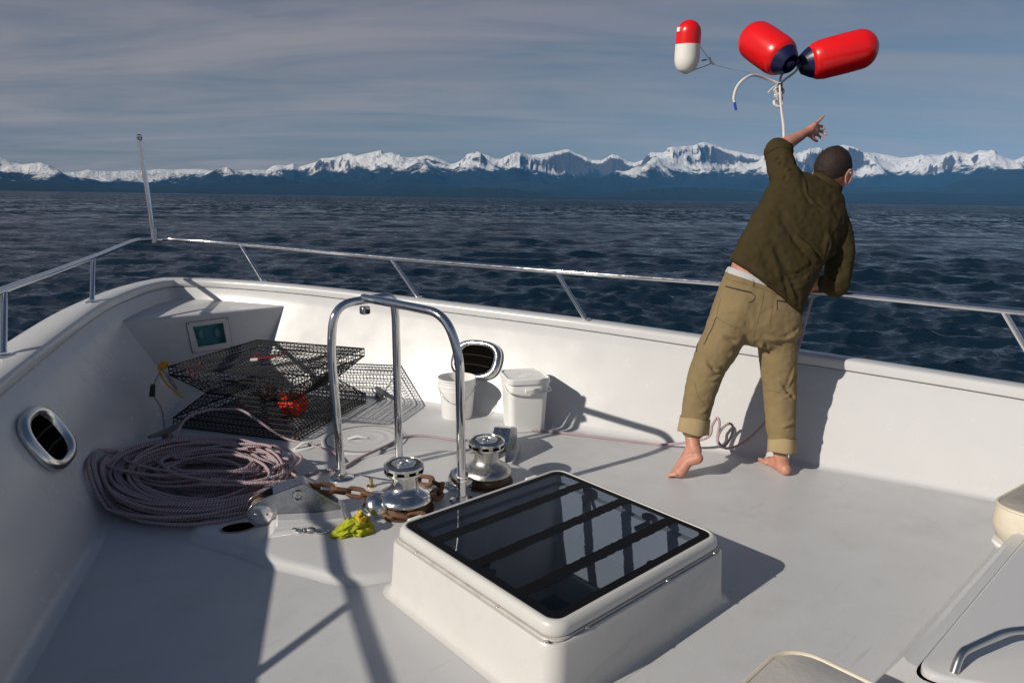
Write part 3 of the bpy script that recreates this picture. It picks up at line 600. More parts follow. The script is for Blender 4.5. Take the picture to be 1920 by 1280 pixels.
MB().lathe([(.0, 0), (.045, 0), (.045, .002), (0, .002)], 28, (-.02, -.03, 0), sx=1.7, sy=.95).build('opening', DARK, hp)
MB().lathe([(.045, 0), (.050, .003), (.055, 0)], 28, (-.02, -.03, -.001), sx=1.6, sy=1.0, caps=False).build('rim', mat('rust_stained_rim', (.35, .25, .17), .6, var=.3, vscale=30), hp)
RUST = mat('rusty_chain', (.17, .085, .045), .78, metal=.25, var=.45, vscale=45, bump=.002, bscale=180, dirt=(.05, .035, .03), dscale=40, damt=.8)
chain = thing('anchor_chain', 'rusty anchor chain leading from the steel roller to the windlass', 'chain', A0, yaw)
def link_mesh(L=.112, Wd=.072, r=.0125):
    h = L / 2 - Wd / 2; w = Wd / 2 - r; P = []
    for k in range(9): a = -PI / 2 + PI * k / 8; P.append((h + w * math.cos(a), w * math.sin(a), 0))
    for k in range(9): a = PI / 2 + PI * k / 8; P.append((-h + w * math.cos(a), w * math.sin(a), 0))
    return MB().tube(P, r, 8, closed=True).mesh('link')
lm = link_mesh(); lm.materials.append(RUST)
cp = crv([(.27, .005, .150), (.34, .005, .135), (.42, .0, .112), (.50, -.02, .098), (.58, -.06, .085), (.66, -.11, .072), (.75, -.15, .064), (.85, -.14, .06), (.93, -.07, .056), (.96, .03, .054), (.91, .12, .052), (.82, .155, .05)], 20)
tail = crv([(.60, -.10, .055), (.64, -.17, .035), (.70, -.22, .018), (.80, -.25, .016)], 20)
def along(path, step):
    out = []; acc = 0
    for i in range(1, len(path)):
        d = (path[i] - path[i - 1]).length; 
        while acc <= d and d > 0: out.append((path[i - 1].lerp(path[i], acc / d), (path[i] - path[i - 1]).normalized())); acc += step
        acc -= d
    return out
for k, (p, t_) in enumerate(along(cp, .079) + along(tail, .079)):
    o = bpy.data.objects.new('link', lm); C.objects.link(o); o.parent = chain
    q = t_.to_track_quat('X', 'Z'); o.rotation_mode = 'QUATERNION'
    from mathutils import Quaternion
    o.rotation_quaternion = q @ Quaternion((1, 0, 0), (PI / 4 if k % 2 else -PI / 4) + random.uniform(-.25, .25)); o.location = p + Vector((0, 0, PZ))

# ------------------------------------------------------------------ round deck plate, cleats, floodlight, fairleads
rp = thing('deck_plate', 'flush round white deck plate with raised rings behind the arch', 'deck plate', W(4.06, .30, .001))
MB().lathe([(.29, 0), (.285, .006), (.268, .009), (.262, .007), (.215, .0072), (.205, .0095), (.19, .0095), (.18, .0078), (.15, .0078), (.14, .0102), (.12, .0102), (.11, .0084), (.07, .0084), (.06, .0105), (0, .0105)], 64).build('disc', GEL, rp, angle=25)
MB().lathe([(.263, .0), (.266, .0108), (.260, .0112)], 64, caps=False).build('dark_seam', mat('seam_dirt', (.09, .08, .075), .7), rp)
MB().tube([(-.10, .05, .014), (-.05, .02, .03), (.01, -.02, .016)], [.012, .018, .010], 10, flat=.6).build('lifting_handle', PLASTIC, rp)
cl = thing('flush_cleat', 'low white pop-up fitting on the deck right of the rope coil', 'cleat', W(4.17, -.10, 0))
MB().lathe([(.06, 0), (.06, .005), (.045, .009), (0, .009)], 24, sx=1.5, sy=.8).build('plate', PLASTIC, cl)
MB().tube([(-.06, 0, .012), (0, .0, .035), (.07, .01, .03)], [.008, .018, .008], 10, flat=.6).build('horn', PLASTIC, cl)
def cleat(label, u, s, rz):
    c = thing('mooring_cleat', label, 'cleat', W(u, s, 0), BO + rz, 'grey horn cleats at the foot of the bulwarks')
    MB().box((0, 0, .01), (.12, .07, .02)).build('foot', GREY, c, bevel=.006)
    MB().tube([(0, 0, .015), (0, 0, .07)], [.035, .026], 14).build('stem', GREY, c)
    MB().tube([(-.16, 0, .085), (-.08, 0, .075), (0, 0, .07), (.08, 0, .075), (.16, 0, .085)], [.014, .022, .026, .022, .014], 12, flat=.75).build('horns', GREY, c)
cleat('grey cleat by the right foot of the wire pots', 4.86, .90, math.radians(70)); cleat('grey cleat between the rope coil and the wire pots', 4.88, -.74, math.radians(35))
fl_ = thing('floodlight', 'recessed rectangular floodlight in the face of the bow locker', 'floodlight', W(UB, 0, 0))
tilt = .047
def lp(x, z, y=0): return (x, y + tilt * z - .003, z)
fr = MB(); a_ = [lp(-.195, .578, -.004), lp(.150, .590, -.004), lp(.168, .325, -.004), lp(-.166, .318, -.004)]; b_ = [lp(-.148, .540, -.004), lp(.106, .549, -.004), lp(.122, .372, -.004), lp(-.118, .362, -.004)]
back = lambda P, d: [(x, y + d, z) for x, y, z in P]
fr.loft([back(a_, .004), a_, b_, back(b_, .06)]); fr.build('frame', GELH, fl_, smooth=False)
sg = MB(); a2 = [lp(-.199, .582, -.0015), lp(.154, .594, -.0015), lp(.172, .321, -.0015), lp(-.170, .314, -.0015)]; sg.loft([a2, [lp(-.15, .54, -.0013), lp(.108, .55, -.0013), lp(.124, .37, -.0013), lp(-.12, .36, -.0013)]]); sg.build('sealant_line', mat('dark_sealant', (.05, .05, .055), .6), fl_, smooth=False)
MB().add(back(b_, .055), [(0, 1, 2, 3)]).build('reflector', mat('reflector', (.50, .62, .64), .35, metal=.3), fl_, smooth=False)
LG = glass_mat(); LG.name = 'lamp_glass'; LG.node_tree.nodes['Transparent BSDF'].inputs[0].default_value = (.34, .55, .60, 1)
MB().add(back(b_, .006), [(0, 1, 2, 3)]).build('lens', LG, fl_, smooth=False)
for x in (-.085, .055): MB().tube([lp(x, .43, .03), lp(x, .50, .03)], [.022, .016], 12).build('bulb', mat('bulb', (.75, .75, .72), .2), fl_)
for x, z in ((-.182, .568), (.140, .579), (.155, .336), (-.155, .33)): MB().lathe([(.006, 0), (0, .003)], 8, lp(x, z, -.006), Matrix.Rotation(PI / 2, 3, 'X')).build('screw', BLACK, fl_)

def fairlead(label, u, s, z, side, rot=0.0):
    # frame on the flared wall: x along the wall, y up the wall, z inboard
    i = min(range(len(ST)), key=lambda k: abs(Bs[k][0] - u)); b0, b1 = Bs[i - 1], Bs[i + 1]
    tx = (W(b1[0], side * b1[1]) - W(b0[0], side * b0[1])).normalized(); l = Ls[i]; b = Bs[i]
    ty = (W(l[0], side * l[1], l[2]) - W(b[0], side * b[1], 0)).normalized(); n = tx.cross(ty); 
    if n.dot(W(u, 0) - W(u, side)) < 0: tx = -tx; n = tx.cross(ty)
    ty = n.cross(tx); Rm = Matrix((tx, ty, n)).transposed()
    k = z / l[2]; p = W(b[0], side * b[1], 0).lerp(W(l[0], side * l[1], l[2]), k)
    f = bpy.data.objects.new('fairlead', None); C.objects.link(f); f.matrix_world = Matrix.Translation(p) @ Rm.to_4x4(); tag(f, label, 'fairlead', 'oval fairleads in the bulwarks')
    pr = [(1.0, .0), (1.03, .004), (1.04, .016), (1.02, .03), (.96, .042), (.86, .046), (.77, .040), (.72, .026), (.70, .0), (.66, -.05)]
    q = MB(); q.lathe([(r * .142, z_) for r, z_ in pr] , 44, sx=1.50, sy=1.15, power=2.7)
    q.f = q.f[:-2]; q.build('ring', CHROME, f, angle=60)
    q = MB(); q.lathe([(.0, .014), (.106, .014), (.106, .015), (0, .015)], 32, sx=1.50, sy=1.15, power=2.7); q.build('opening', DARK, f)
    q = MB(); 
    for y in (-.045, .035): q.tube([(-.13, y, .019), (0, y + .006, .021), (.13, y - .004, .019)], .004, 6)
    q.build('roller_bars', mat('dim_bars', (.03, .025, .02), .5, spec=.1), f)
fairlead('oval chrome fairlead in the sunlit bulwark behind the buckets', 4.2, 1.4, .375, 1)
fairlead('oval chrome fairlead in the shaded bulwark left of the rope coil', 3.95, -1.5, .435, -1)

# ------------------------------------------------------------------ ropes
def rope_mat(name, base, fleck1, fleck2, pitch=.030):
    m = bpy.data.materials.new(name); m.use_nodes = True; t = m.node_tree; p = t.nodes['Principled BSDF']; p.inputs['Roughness'].default_value = .8; p.inputs['Specular IOR Level'].default_value = .2
    uv = N(t, 'ShaderNodeUVMap'); sp = N(t, 'ShaderNodeSeparateXYZ'); t.links.new(uv.outputs[0], sp.inputs[0])
    def phase(pt, off):
        a = N(t, 'ShaderNodeMath', operation='MULTIPLY_ADD', i_1=1 / pt); t.links.new(sp.outputs[0], a.inputs[0]); t.links.new(sp.outputs[1], a.inputs[2])
        b = N(t, 'ShaderNodeMath', operation='ADD', i_1=off); t.links.new(a.outputs[0], b.inputs[0]); c = N(t, 'ShaderNodeMath', operation='FRACT'); t.links.new(b.outputs[0], c.inputs[0]); return c.outputs[0]
    col = None
    for off, wd, fc in ((0.0, .16, fleck1), (.52, .13, fleck2)):
        ph = phase(pitch * 1.0, off); lt = N(t, 'ShaderNodeMath', operation='LESS_THAN', i_1=wd); t.links.new(ph, lt.inputs[0])
        mi = N(t, 'ShaderNodeMix', data_type='RGBA'); mi.inputs['B'].default_value = (*fc, 1); t.links.new(lt.outputs[0], mi.inputs['Factor'])
        if col is None: mi.inputs['A'].default_value = (*base, 1)
        else: t.links.new(col, mi.inputs['A'])
        col = mi.outputs['Result']
    t.links.new(col, p.inputs['Base Color'])
    a = N(t, 'ShaderNodeMath', operation='MULTIPLY_ADD', i_1=3 / pitch); t.links.new(sp.outputs[0], a.inputs[0]); t.links.new(sp.outputs[1], a.inputs[2])
    f = N(t, 'ShaderNodeMath', operation='PINGPONG', i_1=.5); t.links.new(a.outputs[0], f.inputs[0])
    b = N(t, 'ShaderNodeBump', i_Strength=.9, i_Distance=.004); t.links.new(f.outputs[0], b.inputs['Height']); t.links.new(b.outputs[0], p.inputs['Normal'])
    return m
ROPE = rope_mat('flecked_rope', (.47, .41, .43), (.36, .05, .045), (.07, .08, .17))
WROPE = rope_mat('white_rope', (.74, .71, .70), (.60, .55, .56), (.66, .62, .62))
def sm_noise(n, step, r, rr):
    k = np.arange(0, n + step, step); v = rr.normal(0, 1, len(k)); x = np.arange(n); return r * np.interp(x, k, v)
coil = thing('rope_coil', 'big heap of coiled flecked mooring rope beside the bulwark, its end led across the deck', 'rope', (-1.80, 3.70, 0), 0)
def coil_path(turns, seed, rho0, rho1, zlo, zhi, ppt=42):
    q = np.random.default_rng(seed); n = turns * ppt; th = np.arange(n) / ppt * 2 * PI
    rho = np.repeat(q.uniform(rho0, rho1, turns), ppt); zz = np.repeat(q.uniform(0, 1, turns), ppt)
    ker = np.hanning(ppt); ker /= ker.sum(); pad = lambda a: np.convolve(np.pad(a, ppt, mode='edge'), ker, 'same')[ppt:-ppt]
    rho, zz = pad(rho), pad(zz)
    rho = rho + sm_noise(n, 11, .036, q); ex = sm_noise(n, ppt, .036, q); ey = sm_noise(n, ppt, .032, q)
    x = .54 * rho * np.cos(th) + ex + .03; y = .47 * rho * np.sin(th) + ey
    y = y - .06 * (x / .58)                                    # the heap lies a little askew
    prof = np.clip(1 - ((rho - .80) / .30) ** 2, .12, 1)       # thicker in the middle of the ring
    lay = .13 + .055 * np.cos(th - 2.6)
    z = .011 + zlo + (zhi - zlo) * zz * prof * lay / .16 + np.abs(sm_noise(n, 9, .006, q))
    X = x - 1.80; wallx = -2.14 - .30 * (y)                    # where the bulwark's foot rises
    z = np.maximum(z, np.clip((wallx - X) * 1.25, 0, .22) + .012)
    return [Vector((a, b, c)) for a, b, c in zip(x, y, z)]
P = coil_path(44, 3, .58, 1.0, 0, .165) + coil_path(14, 9, .22, .7, .01, .09)
MB().tube(P, .0088, 7).build('bight', ROPE, coil)
top = MB()
tq = np.random.default_rng(12)
for k in range(15):
    c = (tq.uniform(-.05, .22), tq.uniform(-.05, .12)); a, b = tq.uniform(.24, .50), tq.uniform(.12, .27); r0_ = tq.uniform(-.35, .25); z0 = tq.uniform(.10, .15)
    L = []
    for i in range(37):
        an = 2 * PI * i / 36 * tq.uniform(.995, 1.005) + k; px_, py_ = a * math.cos(an), b * math.sin(an)
        L.append((c[0] + px_ * math.cos(r0_) - py_ * math.sin(r0_), c[1] + px_ * math.sin(r0_) + py_ * math.cos(r0_), z0 + .025 * math.sin(2 * an + k)))
    top.tube(crv(L[:tq.integers(24, 37)], 2), .0088, 7)
top.build('loose_loops', ROPE, coil)
def lw(u, s, z): p = W(u, s, z); return (p.x + 1.80, p.y - 3.70, z)
loop = crv([lw(4.35, -.85, .17), lw(4.70, -.66, .19), lw(4.76, -.50, .20), lw(4.66, -.32, .19), lw(4.50, -.24, .12), lw(4.40, -.14, .025), lw(4.20, -.06, .012), lw(3.98, .0, .012), lw(3.80, -.03, .02), lw(3.66, -.12, .03), lw(3.60, -.20, .02), lw(3.64, -.32, .012), lw(3.80, -.42, .02)], 10)
MB().tube(loop, .0088, 8).build('stray_loop', ROPE, coil)
def la(x, y, Y):
    d = rt * ((x - 960) / 1300) - up * ((y - 640) / 1300) + fw; p = Vector((0, 0, EYE)) + d * (Y / d.y); return (p.x + 1.80, p.y - 3.70, max(p.z, .011))
line = crv([lw(3.75, -.55, .05), lw(3.70, -.38, .012), lw(3.66, -.234, .036), lw(3.604, -.125, .04), lw(3.68, .03, .04), lw(3.80, .28, .022), lw(3.902, .527, .012), lw(3.826, .654, .012), lw(3.615, .774, .012), lw(3.55, .95, .012), lw(3.538, 1.147, .012), lw(3.44, 1.31, .012), lw(3.30, 1.42, .012), lw(3.023, 1.58, .012), lw(2.812, 1.70, .012), lw(2.66, 1.79, .012),
            la(1322, 822, 4.36), la(1336, 796, 4.38), la(1345, 783, 4.38), la(1349, 795, 4.36), la(1345, 825, 4.34), la(1355, 838, 4.30), la(1370, 820, 4.36), la(1374, 800, 4.38), la(1366, 794, 4.38), la(1352, 806, 4.36), la(1346, 826, 4.32), la(1362, 840, 4.26), la(1390, 832, 4.28), la(1415, 812, 4.34), la(1438, 788, 4.38)], 8)
MB().tube(line, .0088, 8).build('running_end', ROPE, coil)
rise = crv([la(1438, 788, 4.38), la(1460, 745, 4.40), la(1480, 700, 4.42), la(1494, 662, 4.44), la(1504, 630, 4.50), la(1514, 590, 4.52), la(1526, 545, 4.52), la(1524, 520, 4.535), la(1524, 508, 4.54)], 8)
MB().tube(rise, .0085, 8).build('rising_end', ROPE, coil)

# ------------------------------------------------------------------ wire shrimp pots
VINYL = mat('black_vinyl_wire', (.012, .012, .013), .42)
def pot(name, label, c, rz, upper):
    t_ = thing(name, label, 'wire pot', c, rz, 'black wire pots stacked at the bow')
    half, wst, rim, hgt = .50, .335, .065, .225
    q = np.random.default_rng(3 if upper else 4)
    def z_of(z): return (2 * hgt - z) if upper else z
    def sag(x, y): return .018 * math.sin(7 * x + 2) * math.cos(5 * y) + .010 * math.sin(13 * y + x * 9) - (.035 if upper else -.006) * max(0, 1 - (x * x + y * y) / .25)
    wire = .0031; sp_ = .0357
    def run(m, a, b, disp, n=14):
        P = []
        for i in range(n + 1):
            p = Vector(a).lerp(Vector(b), i / n); d = disp(p); P.append((p.x + d[0], p.y + d[1], z_of(p.z) + d[2]))
        m.tube(P, wire, 4, caps=False)
    # the large square panel
    m = MB(); k = np.arange(-half, half + 1e-6, sp_)
    for v in k:
        f = lambda p: (0, 0, sag(p.x, p.y) * (1 - max(abs(p.x), abs(p.y)) / half) * 1.6 if upper else 0)
        run(m, (v, -half, .006), (v, half, .006), f); run(m, (-half, v, .006), (half, v, .006), f)
    m.build('panel_mesh', VINYL, t_)
    # rim and sloping sides
    for j in range(4):
        R_ = Matrix.Rotation(j * PI / 2, 3, 'Z'); m = MB()
        bow_ = lambda p: tuple(R_ @ Vector((0, (.014 * math.sin(p.x * 6 + j) * (1 if upper else .5)), 0)))[:2] + (0.008 * math.sin(p.x * 9 + j * 2),)
        rows = [rim * i / 2 for i in range(3)]
        for z in rows: run(m, R_ @ Vector((-half, -half, z + .006)), R_ @ Vector((half, -half, z + .006)), lambda p: (0, 0, 0))
        L = math.hypot(half - wst, hgt - rim); nn = int(L / sp_)
        for i in range(1, nn + 1):
            f = i / nn; h = half + (wst - half) * f; z = rim + (hgt - rim) * f
            run(m, R_ @ Vector((-h, -h, z)), R_ @ Vector((h, -h, z)), bow_)
        for v in k:
            run(m, R_ @ Vector((v, -half, .006)), R_ @ Vector((v, -half, rim)), lambda p: (0, 0, 0), 2)
            f = min(1.0, (half - abs(v)) / (half - wst)); h = half + (wst - half) * f
            run(m, R_ @ Vector((v, -half, rim)), R_ @ Vector((v, -h, rim + (hgt - rim) * f)), bow_, 5)
        m.build('side_mesh', VINYL, t_)
    fr = MB()
    for z, h, r in ((.006, half, .006), (rim, half, .0045), (hgt - .004, wst, .007)):
        cs = [(-h, -h), (h, -h), (h, h), (-h, h)]
        for i in range(4):
            a, b = cs[i], cs[(i + 1) % 4]; fr.tube([(a[0], a[1], z_of(z)), ((a[0] + b[0]) / 2, (a[1] + b[1]) / 2, z_of(z) + (-.012 if h == wst and upper else 0)), (b[0], b[1], z_of(z))], r, 6)
    for i in range(4):
        a = PI / 4 + i * PI / 2; d = (math.sqrt(2) * math.cos(a), math.sqrt(2) * math.sin(a))
        fr.tube([(half * d[0], half * d[1], z_of(.006)), (half * d[0], half * d[1], z_of(rim)), (wst * d[0], wst * d[1], z_of(hgt))], .0045, 6)
    fr.build('frame', VINYL, t_)
    return t_
prz = BO + math.radians(32)
lower = pot('shrimp_pot', 'black wire mesh pot standing on the deck, lower of two', W(5.0, .07, .004), prz, False)
upper = pot('shrimp_pot', 'black wire mesh pot turned over on top of another, with red cords', W(5.0, .07, .004), prz, True)
def pl_(u, s, z):  # world -> the pot's own axes
    d = W(u, s, 0) - W(5.0, .07, 0); c, s_ = math.cos(-prz), math.sin(-prz); return (d.x * c - d.y * s_, d.x * s_ + d.y * c, z)
REDC = mat('red_cord', (.36, .015, .03), .7); YEL = mat('orange_yellow_cord', (.75, .33, .015), .7); TAGM = mat('white_tag', (.75, .74, .72), .6)
for a, b, c in (((5.16, -.50, .45), (5.0, -.52, .37), (5.10, -.42, .455)), ((5.12, .02, .465), (5.0, -.06, .452), (4.93, .08, .462)), ((4.93, .08, .462), (5.02, .16, .455), (5.05, .20, .46))):
    MB().tube(crv([pl_(*a), pl_(*b), pl_(*c)], 6), .006, 6).build('red_cord', REDC, upper)
MB().box(pl_(4.93, -.10, .462), (.065, .05, .006), .6).build('tag', TAGM, upper)
MB().tube(crv([pl_(5.17, -.64, .46), pl_(5.20, -.67, .45), pl_(5.17, -.68, .43), pl_(5.19, -.655, .36), pl_(5.15, -.62, .29), pl_(5.10, -.56, .22)], 6), .007, 6).build('yellow_tie', YEL, upper)
kn = MB()
for k in range(5): kn.tube([tuple(Vector(pl_(5.18, -.645, .455)) + Vector((.022 * math.cos(a + k), .018 * math.sin(a), .02 * math.sin(a + k * 1.3)))) for a in np.linspace(0, 2 * PI, 13)[:-1]], .006, 6, closed=True)
kn.build('yellow_knot', YEL, upper)
MB().tube(crv([pl_(5.18, -.66, .43), pl_(5.16, -.72, .34), pl_(5.15, -.74, .27), pl_(5.12, -.70, .16), pl_(5.02, -.72, .04), pl_(4.92, -.78, .03)], 8), .006, 6).build('hanging_cord', ROPE, upper)
MB().tube([pl_(5.155, -.73, .335), pl_(5.15, -.745, .25)], [.016, .02], 8).build('toggle', BLACK, upper)
MB().tube(crv([pl_(5.18, -.655, .42), pl_(5.14, -.61, .35), pl_(5.13, -.585, .29), pl_(5.15, -.60, .30), pl_(5.17, -.64, .40)], 6), .006, 6).build('cord_loop', ROPE, upper)
ORG = mat('orange_red_plastic', (.80, .045, .012), .45, var=.15, vscale=20)
bg_ = thing('bait_funnel', 'crumpled orange red plastic cone lying inside the lower wire pot', 'bait cone', W(4.86, .15, .012), 0)
q = MB(); n = 14; rr = random.Random(5); rings = []
for i, (r, z) in enumerate(((.03, 0), (.085, .01), (.10, .05), (.10, .10), (.085, .14), (.10, .17))):
    rings.append([(r * (1 + rr.uniform(-.18, .18)) * math.cos(2 * PI * k / n), r * .7 * (1 + rr.uniform(-.18, .18)) * math.sin(2 * PI * k / n), z + (rr.uniform(-.02, .02) if i else 0)) for k in range(n)])
q.loft(rings); q.build('cone', ORG, bg_, smooth=False)
bx = thing('bait_cage', 'small rusty wire bait cage hanging in the middle of the wire pots', 'bait cage', W(5.06, .06, .07), 0.4)
q = MB()
for z in (0, .05, .10, .15, .20):
    cs = [(-.09, -.06), (.09, -.06), (.09, .06), (-.09, .06)]
    for i in range(4): q.tube([(*cs[i], z), (*cs[(i + 1) % 4], z)], .003, 5)
for x, y in ((-.09, -.06), (.09, -.06), (.09, .06), (-.09, .06), (0, -.06), (0, .06)): q.tube([(x, y, 0), (x, y, .2)], .003, 5)
q.build('wires', mat('rusty_wire', (.16, .12, .10), .6, metal=.5), bx)
MB().box((0, 0, .08), (.10, .07, .12)).build('bait', mat('dark_bait', (.06, .03, .02), .6), bx, bevel=.02)

# ------------------------------------------------------------------ buckets
bk_ = thing('round_bucket', 'open round white plastic bucket with a wire handle', 'bucket', (-.415, 5.11, .001), 0)
MB().lathe([(.0, 0), (.112, 0), (.116, .006), (.134, .215), (.137, .217), (.137, .222), (.1355, .225), (.138, .252), (.142, .254), (.142, .262), (.1395, .266), (.142, .30), (.148, .302), (.148, .312), (.142, .314), (.139, .311), (.128, .16), (.112, .012), (0, .010)], 48).build('body', PLASTIC, bk_, angle=35)
hd = [(.144 * math.cos(a), .144 * math.sin(a) * .95 - .006, .265 - .14 * math.sin(max(0, -math.sin(a))) * .8) for a in np.linspace(PI + .15, 2 * PI - .15, 30)]
hd = [(x, y - .004, .262 - .12 * (1 - (x / .144) ** 2) ** .8) for x, y, z in hd]
MB().tube(hd, .0025, 6).build('wire_handle', CHROME, bk_)
for x in (-.143, .143): MB().lathe([(.012, -.004), (.012, .004), (0, .004)], 12, (x, -.012, .262), Matrix.Rotation(PI / 2, 3, 'Y')).build('handle_ear', PLASTIC, bk_)
pa = thing('square_pail', 'square white plastic pail with a snap lid and folded handle', 'bucket', (.095, 4.885, .001), math.radians(13))
def sq(w, d, r, z): return [(x, y, z) for x, y in rrect(w, d, r, 5)]
b = MB(); b.loft([sq(.25, .25, .04, 0), sq(.262, .262, .045, .006), sq(.288, .288, .045, .30), sq(.30, .30, .045, .302), sq(.302, .302, .045, .345), sq(.296, .296, .045, .352), sq(.296, .296, .045, .385)], cap=True); b.build('body', PLASTIC, pa, angle=40)
l = MB(); l.loft([sq(.300, .300, .045, .362), sq(.318, .318, .05, .362), sq(.320, .320, .05, .368), sq(.318, .318, .05, .396), sq(.308, .308, .05, .402), sq(.296, .296, .045, .401), sq(.290, .290, .04, .392), sq(.24, .24, .03, .391), sq(.05, .05, .02, .392)], cap=True); lo = l.build('lid', PLASTIC, pa, angle=35)
MB().lathe([(.048, .0), (.051, .0025), (.054, 0)], 32, (0, .0, .3915), sx=1.1, sy=.75, caps=False).build('embossed_oval', PLASTIC, lo)
for x in (-.012, .012): MB().tube([(x + .012 * math.cos(a), .010 * math.sin(a), .3925) for a in np.linspace(.6, 5.6, 14)], .002, 5).build('embossed_mark', PLASTIC, lo)
hn = [(-.157, -.0, .335), (-.160, -.10, .322), (-.150, -.158, .312), (-.06, -.166, .300), (.06, -.166, .300), (.150, -.158, .312), (.160, -.10, .322), (.157, 0, .335)]
MB().tube(crv(hn, 5), .006, 8).build('handle', PLASTIC, pa)
MB().box((.02, -.166, .318), (.11, .014, .030)).build('hand_grip', PLASTIC, pa, bevel=.006)
for x in (-.15, .15): MB().lathe([(.02, -.008), (.02, .008), (0, .008)], 14, (x, 0, .335), Matrix.Rotation(PI / 2, 3, 'Y')).build('handle_boss', PLASTIC, pa)

# ------------------------------------------------------------------ yellow bundle and its swivel
YG = mat('yellow_green_cloth', (.36, .40, .010), .75, var=.35, vscale=14, dirt=(.62, .36, .01), dscale=9, damt=.9, bump=.001, bscale=300)
yb = thing('cloth_bundle', 'crumpled yellow green webbing bundle lying by the rusty chain', 'bundle', W(2.85, -.47, PZ - .01), math.radians(28)); yb.scale = (.80, .80, .72)
n, mrow = 84, 56; rings = []
for i in range(mrow + 1):
    t = i / mrow; x = -.135 + .27 * t; env = max(.02, math.sin(PI * t)) ** .42 * (.62 + .38 * min(1, t * 1.5)); ring = []
    for k in range(n):
        a = 2 * PI * k / n; v = Vector((x * 8, math.cos(a) * 1.3, math.sin(a) * 1.3)); nz = mnoise.noise(v); n2_ = mnoise.noise(v * 2.4 + Vector((3, 1, 7)))
        fold = 1 - abs(math.sin(a * 2.5 + x * 26 + 3.2 * nz)) ** .7; crease = 1 - min(1, abs(n2_) * 3.2)
        r = .082 * env * (.80 + .26 * fold + .30 * nz - .17 * crease); ring.append((x + .03 * nz * env, r * math.cos(a) * 1.15, max(.0015, .062 * env + r * math.sin(a) * .95 + .02 * n2_)))
    rings.append(ring)
q = MB(); q.loft(rings, cap=True); q.build('cloth', YG, yb, angle=180)
YL = mat('yellow_webbing', (.62, .40, .012), .75, var=.25, vscale=20)
for k, (cx_, r_) in enumerate(((.045, .050), (.05, .037), (.055, .024))):
    q = MB(); P = [(cx_ + .02 * math.sin(a * 2 + k), r_ * math.cos(a) * 1.2 - .005, .118 + r_ * math.sin(a) * .5 + .006 * math.sin(3 * a)) for a in np.linspace(.3, 2 * PI - .4, 30)]
    q.tube(P, [.012 + .004 * math.sin(j) for j in range(30)], 8, flat=.4); q.build('rolled_fold', YL, yb)
sw = thing('swivel_shackle', 'steel swivel snap and short chain end at the tip of the yellow bundle', 'shackle', W(2.98, -.62, PZ - .006), math.radians(-2))
MB().tube([(.045 + .034 * math.cos(a), .018 * math.sin(a), .016) for a in np.linspace(0, 2 * PI, 21)[:-1]], .006, 8, closed=True).build('bow', CHROME, sw)
MB().lathe([(.0, -.022), (.014, -.018), (.018, 0), (.014, .018), (0, .022)], 16, (.0, 0, .018), Matrix.Rotation(PI / 2, 3, 'Y')).build('swivel', GREY, sw)
for k in range(3):
    P = [(-.032 - .026 * k + .020 * math.cos(a), (.011 * math.sin(a)) * (1 if k % 2 else .3), .014 + (.0 if k % 2 else .010 * math.sin(a))) for a in np.linspace(0, 2 * PI, 15)[:-1]]
    MB().tube(P, .0045, 6, closed=True).build('small_link', CHROME, sw)

# ------------------------------------------------------------------ deck locker, seats (lower right)
lk = thing('deck_locker', 'low white deck locker with a rounded lid and steel grab handle', 'locker', W(0, 0, 0))
q = MB(); Y0, Y1, Yf = .735, .585, -1.2
q.loft([[(.32, Y0, .001), (2.1, Y0, .001)], [(.22, Y1 + .02, .262), (2.1, Y1 + .02, .262)], [(.18, Y1, .275), (2.1, Y1, .275)], [(-.1, Yf, .275), (2.1, Yf, .275)]], closed=False)
q.add([(.32, Y0, .001), (.22, Y1 + .02, .262), (.18, Y1, .275), (-.1, Yf, .275), (.0, Yf, 0)], [(0, 1, 2, 3, 4)])
q.build('base', GEL, lk, angle=30)
ld = [(.13 + .0, .46), (.16, .51), (.22, .535), (1.9, .535), (1.9, -1.0), (-.05 + .6, -1.0)]
ldc = [(p.x, p.y) for p in bend([(1.9, -1.0, 0), (1.9, .545, 0), (.10, .545, 0), (.62, -.25, 0), (1.05, -1.0, 0)], .10, 8)]
q = MB(); cxx, cyy = 1.2, -.1
def shrink(k): return [(x + (cxx - x) * k, y + (cyy - y) * k) for x, y in ldc]
q.loft([[(x, y, z) for x, y in shrink(k)] for k, z in ((.0, .276), (.0, .293), (.006, .299), (.02, .302), (.5, .303))], cap=True)
q.build('lid', GEL, lk, angle=40)
q = MB(); q.loft([[(x, y, .2765) for x, y in shrink(-.012)], [(x, y, .2768) for x, y in shrink(.0)]]); q.build('lid_gap', DARK, lk)
hp_ = bend([(.185, .462, .30), (.225, .462, .352), (.42, .40, .366), (.66, .24, .366), (.69, .21, .30)], .045, 7)
MB().tube(hp_, .0125, 12).build('grab_handle', mat('satin_steel', (.66, .64, .60), .28, metal=1), lk)
CUSH = mat('cream_vinyl', (.66, .60, .48), .5, var=.05, vscale=9, bump=.0015, bscale=40, dirt=(.45, .38, .28), dscale=7, damt=.3)
CTOP = mat('weathered_cushion_top', (.36, .33, .30), .65, var=.18, vscale=7, dirt=(.20, .15, .11), dscale=6, damt=.55, bump=.001, bscale=70)
